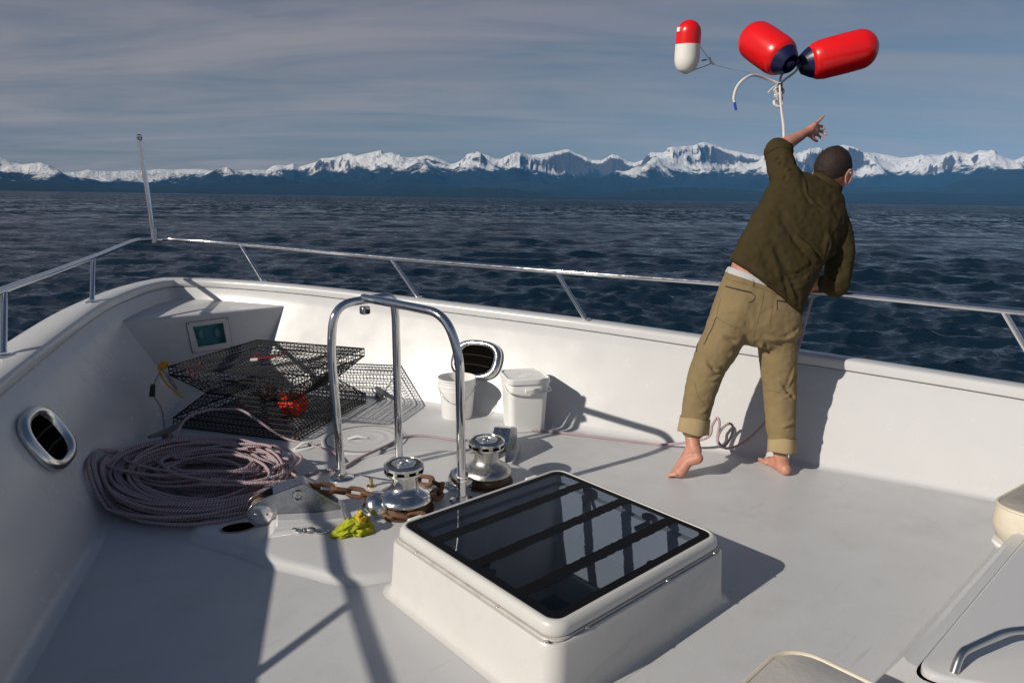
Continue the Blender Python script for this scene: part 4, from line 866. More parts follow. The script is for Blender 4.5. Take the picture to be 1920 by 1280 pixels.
def cushion(name, label, c, rz, w, d, z0, z1, top):
    t_ = thing(name, label, 'seat', c, rz, 'cushioned seats beside the deck locker')
    q = MB(); q.loft([sq(w * .86, d * .86, .09, z0), sq(w * .95, d * .95, .10, z0 + .02), sq(w * 1.02, d * 1.02, .11, (z0 + z1) / 2), sq(w * .99, d * .99, .10, z1 - .015), sq(w * .975, d * .975, .10, z1)], cap=True); q.build('cushion_side', CUSH, t_, angle=60)
    q = MB(); q.loft([sq(w * .97, d * .97, .10, z1 + .001), sq(w * .9, d * .9, .09, z1 + .010), sq(w * .5, d * .5, .08, z1 + .018)], cap=True); q.build('cushion_top', top, t_, angle=60)
    MB().tube([(x, y, z1 + .002) for x, y in rrect(w * .98, d * .98, .10, 6)], .007, 8, closed=True).build('piping', CUSH, t_)
    q = MB(); q.loft([sq(w * .80, d * .80, .09, .0), sq(w * .86, d * .86, .09, z0 - .07), sq(w * .96, d * .96, .10, z0 - .03), sq(w * .98, d * .98, .10, z0 - .012), sq(w * .96, d * .96, .10, z0 - .002)], cap=True); q.build('tray', PLASTIC, t_, angle=50)
    MB().lathe([(.014, 0), (.012, .006), (0, .007)], 14, (-w * .30, d * .455, z0 - .06), Matrix.Rotation(-PI / 2, 3, 'X')).build('knob', CHROME, t_)
    return t_
cushion('cushioned_seat', 'cream cushioned seat with weathered top at the right edge', W(.43, 1.77, .0), BO - .12, .62, .50, .185, .355, CTOP)
cushion('cushioned_seat', 'grey topped seat cushion at the bottom edge of the picture', W(.48, -.46, .0), BO + .03, .56, .62, .24, .395, mat('grey_vinyl_top', (.50, .48, .45), .5, var=.06, vscale=9, bump=.0015, bscale=60))

# ------------------------------------------------------------------ the person at the rail
def at(x, y, Y):
    d = rt * ((x - 960) / 1300) - up * ((y - 640) / 1300) + fw
    return Vector((0, 0, EYE)) + d * (Y / d.y)
def ball(m, c, r, M_=None, n=20):
    rx, ry, rz = r if hasattr(r, '__len__') else (r, r, r)
    prof = [(math.sin(PI * i / 12), -math.cos(PI * i / 12)) for i in range(13)]
    R_ = (M_ or Matrix.Identity(3)) @ Matrix.Diagonal((rx, ry, rz)); m.lathe([(max(a, 0), b) for a, b in prof], n, c, R_); return m
def limb(m, pts, n=16, sub=4):
    """a chain of (point, radius), rounded at both ends"""
    P = crv([p for p, r in pts], sub); rr = [r for p, r in pts]; R_ = []
    for i in range(len(pts) - 1): R_ += [rr[i] + (rr[i + 1] - rr[i]) * (3 * t * t - 2 * t ** 3) for t in (k / sub for k in range(sub))]
    R_.append(rr[-1]); m.tube(P, R_, n); ball(m, P[0], R_[0] * .995, n=12); ball(m, P[-1], R_[-1] * .995, n=12); return m
def fuse(m, name, voxel, smooth=6, fac=.5):
    """union of overlapping closed shapes as one continuous surface"""
    me = m.mesh(name, smooth=False); o = bpy.data.objects.new(name + '_tmp', me); C.objects.link(o)
    r = o.modifiers.new('r', 'REMESH'); r.mode = 'VOXEL'; r.voxel_size = voxel; r.use_smooth_shade = True
    s = o.modifiers.new('s', 'SMOOTH'); s.iterations = smooth; s.factor = fac
    dg = bpy.context.evaluated_depsgraph_get(); dg.update(); ev = o.evaluated_get(dg); res = bpy.data.meshes.new_from_object(ev); res.name = name
    bpy.data.objects.remove(o); bpy.data.meshes.remove(me)
    res.polygons.foreach_set('use_smooth', [True] * len(res.polygons)); return res
def folds(me, lines, nz_amp=.004, nz_scale=9.0, stretch=None):
    """push the cloth along its normals: each line is (points, width, height)"""
    n = len(me.vertices); co = np.empty(n * 3); me.vertices.foreach_get('co', co); co = co.reshape(-1, 3); no = np.empty(n * 3); me.vertices.foreach_get('normal', no); no = no.reshape(-1, 3)
    disp = np.zeros(n)
    for pts, w, h in lines:
        P = np.array([tuple(p) for p in crv(pts, 5)]); best = np.full(n, 9.0); tt = np.zeros(n)
        for i in range(len(P) - 1):
            a, b = P[i], P[i + 1]; ab = b - a; t = np.clip(((co - a) @ ab) / (ab @ ab), 0, 1); d = np.linalg.norm(co - (a + t[:, None] * ab), axis=1); k = d < best; best[k] = d[k]; tt[k] = (i + t[k]) / (len(P) - 1)
        taper = np.sin(PI * np.clip(tt * .9 + .05, 0, 1)) ** .6
        disp += 1.55 * h * taper * (np.exp(-(best / w) ** 2) - .45 * np.exp(-((best - 1.7 * w) / w) ** 2))
    for i in range(n):
        v = Vector(co[i]) * nz_scale
        disp[i] += nz_amp * mnoise.noise(v) + nz_amp * .5 * mnoise.noise(v * 2.3) + nz_amp * .55 * (1 - abs(mnoise.noise(Vector((v.x * 2.6 + v.z * 1.1, v.y * 1.4, v.z * 2.4 - v.x * 1.2)))) * 2.2)
    me.vertices.foreach_set('co', (co + no * disp[:, None]).ravel()); me.update()
SKIN = mat('skin', (.50, .235, .165), .5, var=.16, vscale=26, bump=.0012, bscale=120, dirt=(.50, .13, .09), dscale=10, damt=.9, sss=.06)
JACK = mat('olive_jacket', (.046, .035, .0145), .88, var=.10, vscale=18, bump=.0009, bscale=420, spec=.15)
TROU = mat('khaki_trousers', (.225, .168, .088), .85, var=.06, vscale=12, bump=.0008, bscale=380, spec=.15, dirt=(.22, .15, .07), dscale=5, damt=.5)
CUFF = mat('khaki_cuff_lining', (.36, .275, .155), .88, var=.05, vscale=14, bump=.0008, bscale=380, spec=.15)
HAIR = mat('cropped_dark_hair', (.022, .013, .010), .75, var=.35, vscale=60, bump=.003, bscale=260, dirt=(.12, .05, .04), dscale=9, damt=.45)
def ering(c, hw, hd, n=28, pw=2.4, fwd=Vector((0, 1, 0))):
    """section: half width vector hw, half depth hd"""
    ex = hw; ey = (fwd - hw.normalized() * fwd.dot(hw.normalized())).normalized() * hd; R_ = []
    for k in range(n):
        a = 2 * PI * k / n; ca, sa = math.cos(a), math.sin(a); q = (abs(ca) ** pw + abs(sa) ** pw) ** (-1 / pw); R_.append(c + ex * ca * q + ey * sa * q)
    return R_
bm_ = MB()
# trunk and legs (mostly under the clothes)
limb(bm_, [(at(1432, 560, 4.21), .115), (at(1440, 522, 4.23), .125), (at(1470, 465, 4.27), .125), (at(1505, 405, 4.37), .12), (at(1530, 372, 4.42), .085)], 18)
bm_.loft([ering((at(*a, Y) + at(*b, Y)) * .5, (at(b[0], b[1], Y) - at(a[0], a[1], Y)) * .5, hd) for a, b, Y, hd in (((1372, 520), (1495, 562), 4.215, .112), ((1372, 500), (1495, 545), 4.222, .117), ((1377, 485), (1495, 530), 4.225, .117), ((1390, 460), (1500, 505), 4.24, .112))], cap=True)
limb(bm_, [(at(1455, 600, 4.20), .09), (at(1463, 735, 4.17), .06), (at(1464, 800, 4.10), .055), (at(1463, 845, 4.075), .043), (Vector((1.685, 4.065, .075)), .042), (Vector((1.69, 4.055, .045)), .040)])
limb(bm_, [(at(1390, 590, 4.17), .09), (at(1322, 700, 4.10), .06), (at(1306, 765, 4.05), .056), (at(1298, 815, 4.01), .044), (Vector((1.105, 3.985, .215)), .041), (Vector((1.115, 3.965, .175)), .040)])
# right foot, flat on the deck
fx = Vector((-.20, .98, 0)).normalized(); fy = Vector((fx.y, -fx.x, 0)); h0 = Vector((1.70, 4.035, 0))
limb(bm_, [(h0 + Vector((0, 0, .036)), .035), (h0 + fx * .07 + Vector((0, 0, .038)), .037), (h0 + fx * .14 + Vector((0, 0, .030)), .034), (h0 + fx * .185 + Vector((0, 0, .024)), .028)])
limb(bm_, [(h0 + fx * .05 + Vector((0, 0, .075)), .036), (h0 + fx * .13 + Vector((0, 0, .045)), .030)])
for k, (d, w_, r) in enumerate(((.245, -.034, .0125), (.247, -.012, .0095), (.238, .006, .009), (.226, .022, .0085), (.21, .036, .008))):
    limb(bm_, [(h0 + fx * .165 + fy * w_ * .85 + Vector((0, 0, .022)), r * 1.35), (h0 + fx * (d - .02) + fy * w_ + Vector((0, 0, .017)), r * 1.05), (h0 + fx * d + fy * w_ + Vector((0, 0, .012)), r)], 8, 2)
# left foot, up on its toes with the sole turned back
hl, bl, tl = Vector((1.125, 3.935, .140)), Vector((1.035, 3.965, .040)), Vector((.975, 3.99, .014))
limb(bm_, [(hl, .034), (hl.lerp(bl, .45) + Vector((-.01, .012, .012)), .034), (bl, .036), (bl.lerp(tl, .5), .027)])
limb(bm_, [(Vector((1.105, 3.985, .20)), .040), (Vector((1.07, 3.985, .12)), .037), (Vector((1.03, 3.99, .06)), .03)])
side = (tl - bl).cross(Vector((0, 0, 1))).normalized()
for k in range(5):
    o_ = side * (-.030 + .0155 * k); r = (.0125, .0095, .009, .0085, .008)[k]; b0 = bl.lerp(tl, .35) + o_ * .9; t0 = tl + o_ + (bl - tl) * .09 * k; t0.z = r + .001
    limb(bm_, [(b0, r * 1.4), (b0.lerp(t0, .6) + Vector((0, 0, .004)), r * 1.1), (t0, r)], 8, 2)
# left arm thrown up, forearm bare
sh, el, wr = at(1480, 348, 4.38), at(1459, 279, 4.50), at(1512, 248, 4.63)
limb(bm_, [(sh, .06), (sh.lerp(el, .55), .050), (el, .046), (el.lerp(wr, .28), .047), (el.lerp(wr, .65), .036), (wr, .0265), (wr.lerp(at(1527, 242, 4.66), .5), .027)])
def hand(m, wrist, palm_c, fingers, thumb, pr=.0245):
    for base, mid, tip, r in fingers:
        limb(m, [(wrist.lerp(base, .35), pr * .95), (wrist.lerp(base, .75), pr * .86), (base, r * 1.25)], 10, 2)
        limb(m, [(base, r * 1.18), (mid, r * 1.02), (mid.lerp(tip, .55), r * .92), (tip, r * .78)], 9, 3)
    limb(m, [(wrist.lerp(thumb[0], .3), pr * .9), (thumb[0], thumb[3] * 1.45), (thumb[1], thumb[3] * 1.1), (thumb[2], thumb[3] * .85)], 9, 3)
F = .0100
hand(bm_, wr, None, [(at(1531, 231, 4.675), at(1537, 225, 4.69), at(1544.5, 217.5, 4.70), F), (at(1534, 237, 4.685), at(1541, 237, 4.71), at(1546, 241, 4.70), F), (at(1535, 245, 4.685), at(1543, 248, 4.71), at(1549, 253, 4.69), F), (at(1532, 252, 4.675), at(1538, 257, 4.69), at(1542, 262, 4.67), F * .88)],
     (at(1521, 255, 4.64), at(1526, 261, 4.645), at(1532, 265, 4.655), F * 1.08))
# right arm bent down, hand closed on the rope at the rail
sr, er, wr2 = at(1562, 412, 4.44), at(1571, 530, 4.34), at(1540, 530, 4.475)
limb(bm_, [(sr, .06), (sr.lerp(er, .5), .05), (er, .044), (er.lerp(wr2, .5), .040), (wr2, .028)])
rp0 = at(1527, 524, 4.535)
hand(bm_, wr2, None, [(at(1528, 517, 4.50), at(1516, 515, 4.525), at(1510, 521, 4.50), F), (at(1526, 525, 4.495), at(1514, 525, 4.525), at(1511, 531, 4.50), F), (at(1526, 533, 4.49), at(1515, 535, 4.52), at(1515, 541, 4.495), F), (at(1527, 540, 4.48), at(1519, 544, 4.51), at(1520, 549, 4.485), F * .88)],
     (at(1533, 515, 4.50), at(1525, 511, 4.52), at(1515, 513, 4.525), F * 1.08))
# head and neck; face turned away over the water
hf = Vector((.74, .67, -.05)).normalized(); hu = Vector((.27, .03, 1)).normalized(); hx = hf.cross(hu).normalized(); hu = hx.cross(hf).normalized(); HMo = Matrix((hx, hf, hu)).transposed(); hc = at(1561, 322, 4.50); HK = 1.30
def hp3(x, y, z): return hc + HMo @ (Vector((x, y, z)) * HK)
HM = HMo @ Matrix.Diagonal((HK, HK, HK))
limb(bm_, [(at(1532, 372, 4.42), .072), (at(1547, 352, 4.46), .070), (hp3(0, -.02, -.05), .074)], 18)
ball(bm_, hp3(0, -.012, .022), (.076, .096, .092), HM); ball(bm_, hp3(0, .025, -.045), (.060, .070, .072), HM); ball(bm_, hp3(0, .055, -.092), (.034, .032, .024), HM)
ball(bm_, hp3(0, .072, .022), (.052, .020, .014), HM)                                   # brow
limb(bm_, [(hp3(0, .086, .005), .010), (hp3(0, .104, -.030), .014), (hp3(0, .092, -.040), .012)], 10, 2)   # nose
for sx in (-1, 1):
    limb(bm_, [(hp3(sx * .012, .092, -.040), .008), (hp3(sx * .006, .09, -.040), .008)], 8, 1)
    ball(bm_, hp3(sx * .034, .070, -.022), (.022, .018, .018), HM)                     # cheek
    ring = [hp3(sx * (.079 + .012 * math.sin(a * .5)), -.006 - .019 * math.cos(a), -.012 + .034 * math.sin(a)) for a in np.linspace(0, 2 * PI, 17)[:-1]]
    bm_.tube(ring, .0065, 8, closed=True); ball(bm_, hp3(sx * .078, -.004, -.014), (.006, .016, .030), HM)   # ear
limb(bm_, [(hp3(-.022, .082, -.066), .008), (hp3(0, .089, -.064), .0085), (hp3(.022, .082, -.066), .008)], 8, 2)
limb(bm_, [(hp3(-.018, .080, -.077), .008), (hp3(0, .087, -.077), .009), (hp3(.018, .080, -.077), .008)], 8, 2)
me = fuse(bm_, 'person', .0052, 5, .45)
person = bpy.data.objects.new('person', me); C.objects.link(person); me.materials.append(SKIN)
tag(person, 'barefoot person in olive jacket and khaki trousers throwing a line over the rail', 'person')
EYEM = mat('eye_white', (.8, .78, .75), .2)
for sx in (-1, 1):
    q = MB(); ball(q, hp3(sx * .030, .080, .002), .0105, HM); q.build('eye', EYEM, person)
# hair: close cropped cap over skull and nape
hm_ = MB(); n = 40; rings = []
for i in range(15):
    ph = PI * .5 - (PI * .5 + .78) * i / 14; ring = []
    for k in range(n):
        a = 2 * PI * k / n; x, y = math.sin(a), math.cos(a)
        lowest = -.12 + 1.02 * max(0, y) ** 1.5 - .30 * max(0, -y) - (.0) * abs(x); p_ = max(ph, lowest) if y > -.3 else max(ph, -.78)
        p_ = max(ph, -.78 + (1.30) * (.5 + .5 * y) ** 1.2)
        ring.append(hp3(.0795 * math.cos(p_) * x, -.012 + .100 * math.cos(p_) * y, .022 + .0965 * math.sin(p_)))
    rings.append(ring)
hm_.loft(rings, cap=False); ho_ = hm_.build('hair', HAIR, person, angle=180)
hv_ = [hm_.v[i] for i in range(len(hm_.v))]; st_ = MB(); hr = random.Random(8)
for k in range(3600):
    f_ = hm_.f[hr.randrange(len(hm_.f))]; a_, b_, c_ = (Vector(hv_[f_[j]]) for j in (0, 1, 3)); p_ = a_ + (b_ - a_) * hr.random() + (c_ - a_) * hr.random(); d_ = (p_ - hp3(0, -.012, .01)).normalized()
    t_ = (d_ + Vector((hr.uniform(-.5, .5), hr.uniform(-.5, .5), hr.uniform(-.6, .3)))).normalized(); w_ = t_.orthogonal().normalized() * .0011
    st_.add([p_ - w_ - d_ * .001, p_ + w_ - d_ * .001, p_ + t_ * hr.uniform(.004, .008)], [(0, 1, 2)])
st_.build('hair_stubble', HAIR, ho_, smooth=False)
# trousers
tm = MB()
def hwv(a, b, Y): return (at(b[0], b[1], Y) - at(a[0], a[1], Y)) * .5
def rings_of(spec): return [ering((at(*a, Y) + at(*b, Y)) * .5, hwv(a, b, Y), hd) for a, b, Y, hd in spec]
tm.loft(rings_of([((1364, 506), (1500, 556), 4.215, .122), ((1352, 535), (1503, 575), 4.215, .135), ((1341, 562), (1502, 600), 4.205, .148), ((1332, 592), (1499, 625), 4.195, .150), ((1335, 618), (1490, 640), 4.19, .135), ((1375, 640), (1470, 655), 4.19, .10)]), cap=True)
limb(tm, [(at(1388, 575, 4.18), .125), (at(1366, 612, 4.165), .130), (at(1350, 645, 4.14), .122), (at(1324, 698, 4.10), .103), (at(1312, 740, 4.06), .094), (at(1303, 785, 4.025), .083), (at(1301, 800, 4.02), .080)], 20)
limb(tm, [(at(1450, 590, 4.20), .125), (at(1455, 630, 4.20), .121), (at(1459, 670, 4.19), .112), (at(1462, 735, 4.165), .098), (at(1463, 785, 4.12), .089), (at(1465, 820, 4.09), .080), (at(1465, 832, 4.08), .078)], 20)
tme = fuse(tm, 'trousers', .011, 5, .5)
fl3 = [([at(1408, 627, 4.02), at(1380, 640, 4.02), at(1345, 622, 4.02)], .014, -.016), ([at(1412, 632, 4.03), at(1395, 650, 4.02), at(1372, 668, 4.02)], .013, .012), ([at(1310, 640, 4.05), at(1330, 675, 4.0), at(1360, 700, 4.0)], .013, .014), ([at(1315, 665, 4.02), at(1340, 692, 4.0), at(1356, 690, 4.0)], .010, -.014),
       ([at(1306, 700, 4.03), at(1330, 712, 4.0), at(1352, 703, 4.02)], .010, .010), ([at(1425, 640, 4.08), at(1442, 690, 4.06), at(1475, 735, 4.06)], .014, .015), ([at(1432, 640, 4.08), at(1452, 700, 4.06), at(1488, 745, 4.08)], .011, -.014), ([at(1490, 690, 4.1), at(1478, 730, 4.06), at(1452, 748, 4.06)], .010, .010),
       ([at(1420, 525, 4.08), at(1414, 575, 4.05), at(1402, 632, 4.05)], .006, -.007), ([at(1352, 590, 4.05), at(1385, 600, 4.03), at(1405, 620, 4.04)], .016, .010), ([at(1500, 620, 4.1), at(1470, 640, 4.05), at(1436, 632, 4.06)], .014, .010), ([at(1295, 760, 4.0), at(1315, 772, 3.96), at(1328, 760, 3.98)], .010, .008), ([at(1440, 790, 4.05), at(1465, 800, 4.02), at(1490, 790, 4.05)], .010, .008), ([at(1290, 725, 4.0), at(1312, 735, 3.96), at(1335, 722, 3.98)], .008, -.008), ([at(1436, 745, 4.08), at(1462, 752, 4.05), at(1490, 742, 4.08)], .008, -.008)]
folds(tme, fl3, .004, 11)
tr_ = bpy.data.objects.new('trousers', tme); C.objects.link(tr_); tme.materials.append(TROU); tr_.parent = person
from mathutils.bvhtree import BVHTree
def on(me_, pts, lift=.002, n=6):
    bv = BVHTree.FromPolygons([v.co for v in me_.vertices], [tuple(p.vertices) for p in me_.polygons]); out = []
    for p in crv(pts, n):
        d = (p - Vector((p.x * .0, 0, EYE))).normalized(); h = bv.ray_cast(p - d * .6, d, 1.2)
        if h[0] is None: h = bv.find_nearest(p)
        out.append(h[0] + h[1] * lift)
    return out
ZIP = mat('dark_zip', (.035, .028, .022), .6)
for pts, r in (([(1361, 537), (1385, 543), (1408, 548)], .0045), ([(1457, 563), (1475, 566), (1490, 568)], .004), ([(1408, 548), (1416, 556), (1410, 565), (1403, 567)], .0022), ([(1457, 563), (1457, 573), (1457, 582)], .0022), ([(1326, 578), (1316, 600), (1310, 630), (1306, 660)], .003)):
    MB().tube(on(tme, [at(x, y, 4.05) for x, y in pts], .001), r, 6).build('pocket_zip', ZIP, tr_)
SEAM = mat('trouser_seam', (.17, .12, .055), .85)
for pts in (([(1360, 523), (1400, 533), (1440, 545), (1485, 562)]), ([(1433, 545), (1424, 590), (1412, 632)]), ([(1352, 560), (1345, 585), (1350, 600), (1385, 616)]), ([(1302, 715), (1310, 745), (1332, 765)]), ([(1438, 730), (1465, 736), (1490, 732)]), ([(1448, 572), (1443, 612)]), ([(1440, 700), (1437, 690)])):
    MB().tube(on(tme, [at(x, y, 4.05) for x, y in pts], .0), .0022, 5).build('seam', SEAM, tr_)
for x, y in ((1366, 516), (1414, 529)): MB().tube(on(tme, [at(x, y - 7, 4.08), at(x - 1, y, 4.08), at(x - 2, y + 7, 4.08)], .003), .006, 6, flat=.4).build('belt_loop', TROU, tr_)
for (a, b, Ya, Yb, ra, rb) in (((1303, 783), (1299, 812), 4.03, 4.012, .089, .092), ((1466, 822), (1466, 838), 4.085, 4.07, .082, .085)):
    A_, B_ = at(*a, Ya), at(*b, Yb); ax = (B_ - A_).normalized(); e1 = ax.orthogonal().normalized(); e2 = ax.cross(e1); q = MB(); L = (B_ - A_).length
    L = max(L, .085); rings = []
    for t, r in ((0, ra * .97), (.02, ra * 1.02), (.5, (ra + rb) / 2 * 1.03), (.96, rb * 1.03), (1.0, rb), (.98, rb * .93), (.5, rb * .86)):
        rings.append([A_ + ax * (L * t + .004 * math.sin(3 * k_ + t * 4)) + (e1 * math.cos(k_) + e2 * math.sin(k_)) * r * (1 + .03 * math.sin(2 * k_ + 1) + .02 * math.sin(5 * k_)) for k_ in (2 * PI * j / 40 for j in range(40))])
    q.loft(rings); q.build('rolled_cuff', CUFF, tr_, angle=60)
wb = MB(); rr_ = rings_of([((1369, 500), (1499, 548), 4.221, .122), ((1366, 501), (1501, 549), 4.221, .1265), ((1361, 510), (1503, 559), 4.216, .1285)]); wb.loft(rr_); wb.build('waistband', mat('white_elastic', (.46, .46, .48), .75), person, angle=60)
# jacket
jm = MB()
jm.loft(rings_of([((1370, 486), (1500, 592), 4.20, .150), ((1374, 478), (1506, 575), 4.205, .156), ((1388, 450), (1520, 535), 4.23, .145), ((1408, 412), (1541, 497), 4.27, .142), ((1427, 378), (1562, 465), 4.33, .142), ((1442, 350), (1578, 432), 4.38, .145), ((1468, 326), (1584, 402), 4.42, .115), ((1508, 322), (1578, 372), 4.45, .085), ((1522, 330), (1574, 362), 4.46, .070)]), cap=True)
limb(jm, [(at(1500, 385, 4.37), .10), (at(1478, 345, 4.39), .094), (at(1464, 308, 4.45), .084), (at(1459, 282, 4.495), .078)], 20)
limb(jm, [(at(1540, 400, 4.42), .10), (at(1565, 425, 4.42), .094), (at(1574, 468, 4.385), .086), (at(1571, 510, 4.345), .082), (at(1568, 534, 4.345), .076), (at(1556, 534, 4.42), .062), (at(1547, 531, 4.465), .052)], 20)
jme = fuse(jm, 'jacket', .0105, 5, .5)
jf = [([at(1432, 395, 4.15), at(1455, 450, 4.08), at(1478, 510, 4.05), at(1495, 570, 4.05)], .016, .020), ([at(1424, 400, 4.15), at(1446, 455, 4.08), at(1468, 515, 4.05)], .012, -.018), ([at(1458, 372, 4.2), at(1495, 440, 4.13), at(1530, 488, 4.15)], .016, .020), ([at(1466, 372, 4.2), at(1505, 440, 4.13), at(1536, 478, 4.15)], .012, -.018), ([at(1410, 420, 4.15), at(1425, 455, 4.08), at(1450, 505, 4.05)], .014, .012),
      ([at(1438, 345, 4.28), at(1462, 322, 4.28), at(1482, 318, 4.35)], .010, .014), ([at(1440, 330, 4.32), at(1460, 308, 4.36), at(1484, 304, 4.42)], .009, -.012), ([at(1438, 312, 4.38), at(1458, 296, 4.40), at(1482, 293, 4.44)], .009, .012), ([at(1446, 365, 4.25), at(1462, 345, 4.28), at(1476, 330, 4.33)], .010, -.012),
      ([at(1508, 340, 4.32), at(1518, 370, 4.26), at(1548, 405, 4.26)], .010, .007), ([at(1530, 400, 4.25), at(1546, 398, 4.27), at(1556, 388, 4.3)], .008, -.007), ([at(1548, 425, 4.27), at(1560, 455, 4.25), at(1556, 490, 4.25)], .013, .018), ([at(1540, 430, 4.26), at(1548, 455, 4.22), at(1540, 485, 4.2)], .012, -.018),
      ([at(1566, 495, 4.28), at(1578, 510, 4.28), at(1588, 500, 4.32)], .010, .012), ([at(1552, 515, 4.30), at(1568, 525, 4.28), at(1584, 518, 4.3)], .009, -.012), ([at(1482, 520, 4.06), at(1505, 515, 4.08), at(1528, 500, 4.12)], .012, .014), ([at(1488, 535, 4.06), at(1508, 532, 4.08), at(1524, 515, 4.12)], .010, -.014), ([at(1376, 478, 4.08), at(1420, 512, 4.05), at(1495, 572, 4.05)], .006, -.006)]
folds(jme, jf, .006, 8)
jk = bpy.data.objects.new('jacket', jme); C.objects.link(jk); jme.materials.append(JACK); jk.parent = person
c0 = at(1459, 282, 4.495); ax = (at(1459, 276, 4.505) - at(1464, 308, 4.45)).normalized(); e1 = ax.orthogonal().normalized(); e2 = ax.cross(e1); q = MB(); rings = []
for t, r in ((-.035, .080), (-.03, .086), (.0, .088), (.012, .085), (.014, .076), (.0, .066)):
    rings.append([c0 + ax * (t + .005 * math.sin(2 * a + 1)) + (e1 * math.cos(a) + e2 * math.sin(a)) * r * (1 + .03 * math.sin(3 * a)) for a in (2 * PI * j / 36 for j in range(36))])
q.loft(rings); q.build('rolled_sleeve', JACK, jk, angle=60)
q = MB(); cr_ = rings_of([((1524, 333), (1574, 364), 4.462, .075), ((1528, 323), (1577, 356), 4.468, .074), ((1530, 321), (1577, 353), 4.469, .068), ((1529, 330), (1573, 361), 4.464, .062)]); q.loft(cr_); q.build('collar', JACK, jk, angle=60)
MB().tube(on(jme, [at(1371, 482, 4.1), at(1400, 500, 4.06), at(1440, 530, 4.05), at(1478, 563, 4.05), at(1499, 585, 4.06)], -.001), .007, 6).build('hem', JACK, jk)

# ------------------------------------------------------------------ thrown fenders and their line
RED = mat('red_vinyl', (.72, .008, .010), .28, var=.04, vscale=8, coat=.2); NAVY = mat('navy_vinyl', (.008, .010, .055), .35); FWHITE = mat('white_foam', (.78, .76, .72), .45, dirt=(.5, .45, .38), dscale=9, damt=.3)
def fender(label, a, b, r):
    """body from the round tip a to the eye b"""
    L = (b - a).length; t_ = bpy.data.objects.new('boat_fender', None); C.objects.link(t_); t_.location = a; t_.rotation_mode = 'QUATERNION'; t_.rotation_quaternion = (b - a).to_track_quat('Z', 'Y'); tag(t_, label, 'fender', 'red fenders in the air')
    z1 = L * .83
    pr = [(0, 0)] + [(r * math.sin(x), r * (1 - math.cos(x)) * .92) for x in np.linspace(.18, PI / 2, 9)] + [(r * 1.015, L * .40), (r, z1 - r * .55), (r * .93, z1 - r * .22), (r * .80, z1)]
    MB().lathe(pr, 40).build('body', RED, t_, angle=60)
    MB().lathe([(r * .803, z1 - .002), (r * .70, z1 + .028), (r * .48, z1 + .075), (r * .30, L - .075), (r * .22, L - .04), (r * .21, L - .012), (r * .13, L), (0, L)], 36).build('end_cap', NAVY, t_, angle=60)
    MB().tube([(r * .24 * math.cos(x), 0, L - .028 + .02 * math.sin(x)) for x in np.linspace(0, 2 * PI, 17)[:-1]], .010, 8, closed=True).build('eye', NAVY, t_)
    for k in range(8):
        x = 2 * PI * k / 8; MB().tube([(r * .60 * math.cos(x), r * .60 * math.sin(x), z1 + .05), (r * .32 * math.cos(x), r * .32 * math.sin(x), L - .08)], [.007, .005], 6).build('cap_rib', NAVY, t_)
fender('red fender with navy end tumbling with its round end toward the viewer', at(1400, 64, 5.85), at(1485, 123, 5.45), .146)
fender('long red fender with navy end lying level, rightmost of the thrown floats', at(1646, 84, 5.62), at(1494, 124, 5.70), .146)
ft = bpy.data.objects.new('crab_float', None); C.objects.link(ft); ft.location = at(1286, 138, 5.0); ft.rotation_euler = (math.radians(6), math.radians(-1), 0); tag(ft, 'small float, red on top and white below, left of the thrown fenders', 'float')
r_, L_ = .083, .335
pw_ = [(0, 0), (.018, 0), (.030, .006)] + [(r_ * math.sin(x) ** .8, .10 * (1 - math.cos(x))) for x in np.linspace(.5, PI / 2, 7)] + [(r_, .185)]
MB().lathe(pw_, 32).build('white_half', FWHITE, ft, angle=60)
MB().lathe([(r_ * 1.003, .183), (r_, .25)] + [(r_ * math.cos(x), .25 + (L_ - .25) * math.sin(x)) for x in np.linspace(.2, PI / 2 - .02, 8)] + [(0, L_)], 32).build('red_half', RED, ft, angle=60)
MB().lathe([(.014, -.002), (.014, .004), (0, .004)], 14).build('plug', mat('brown_plug', (.22, .12, .06), .6), ft)
MB().box((-.072, -.035, .27), (.02, .03, .03), .5).build('sticker', FWHITE, ft, bevel=.004)
ln = thing('throw_line', 'pale rope leading from the hand up to the flying fenders', 'rope', (0, 0, 0), 0)
kx = at(1462, 158, 5.6)
main = crv([at(1470, 262, 4.62), at(1469, 235, 4.8), at(1465, 205, 5.15), at(1463, 180, 5.45), kx], 8)
MB().tube(main, .0088, 8).build('main_line', WROPE, ln)
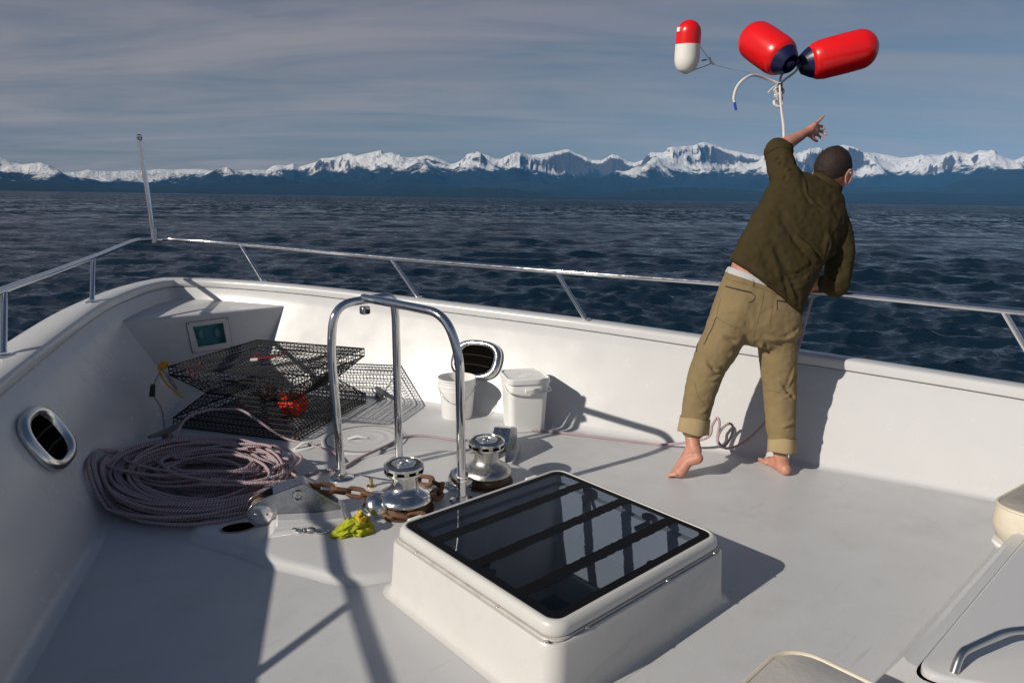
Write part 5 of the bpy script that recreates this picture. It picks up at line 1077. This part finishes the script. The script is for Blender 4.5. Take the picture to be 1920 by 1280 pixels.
MB().tube(crv([kx, at(1464, 145, 5.63), at(1472, 130, 5.68), at(1477, 119, 5.7)], 6), .009, 8).build('fender_tail', WROPE, ln)
MB().tube(crv([kx, at(1475, 147, 5.62), at(1490, 136, 5.66), at(1499, 124, 5.7)], 6), .009, 8).build('fender_tail', WROPE, ln)
MB().tube(crv([at(1478, 117, 5.7), at(1486, 112, 5.7), at(1497, 115, 5.7), at(1500, 121, 5.7)], 6), .009, 8).build('bridle', WROPE, ln)
MB().tube(crv([kx, at(1440, 149, 5.6), at(1415, 141, 5.55), at(1396, 148, 5.5), at(1382, 163, 5.5), at(1376, 182, 5.5), at(1377, 192, 5.5)], 8), .0105, 8).build('tail_end', WROPE, ln)
MB().tube([at(1377, 192, 5.5), at(1380, 207, 5.5)], .010, 8).build('blue_whipping', mat('blue_tape', (.02, .05, .40), .5), ln)
MB().tube(crv([kx, at(1452, 163, 5.58), at(1444, 170, 5.57), at(1440, 175, 5.56)], 6), .006, 6).build('short_end', WROPE, ln)
kq = MB()
for k in range(4): kq.tube([kx + Vector((.032 * math.cos(a + k), .02 * math.sin(a * 1.0 + k * 2), -.05 - .03 * k + .028 * math.sin(a))) for a in np.linspace(0, 2 * PI, 15)[:-1]], .011, 7, closed=True)
kq.build('knot', WROPE, ln)
MB().tube([kx + Vector((0, -.01, .005)), kx + Vector((.004, -.012, -.05))], .018, 8).build('black_tape', BLACK, ln)
thin = crv([at(1340, 122, 5.1), at(1370, 130, 5.25), at(1410, 138, 5.4), kx], 8)
MB().tube(thin, .0014, 5).build('thin_line', WROPE, ln)
MB().tube([at(1306, 78, 5.02), at(1331, 113, 5.06)], .0028, 5).build('float_line', WROPE, ln)
MB().tube([at(1288, 136, 5.0), at(1318, 126, 5.04), at(1334, 119, 5.08)], .0028, 5).build('float_line', mat('grey_line', (.15, .15, .16), .6), ln)
MB().tube(crv([at(1330, 108, 5.06), at(1333, 116, 5.07), at(1338, 121, 5.09)], 4), .008, 7).build('splice', WROPE, ln)
MB().tube([at(1316, 114, 5.04), at(1325, 112, 5.05)], .005, 6).build('toggle', GREY, ln)
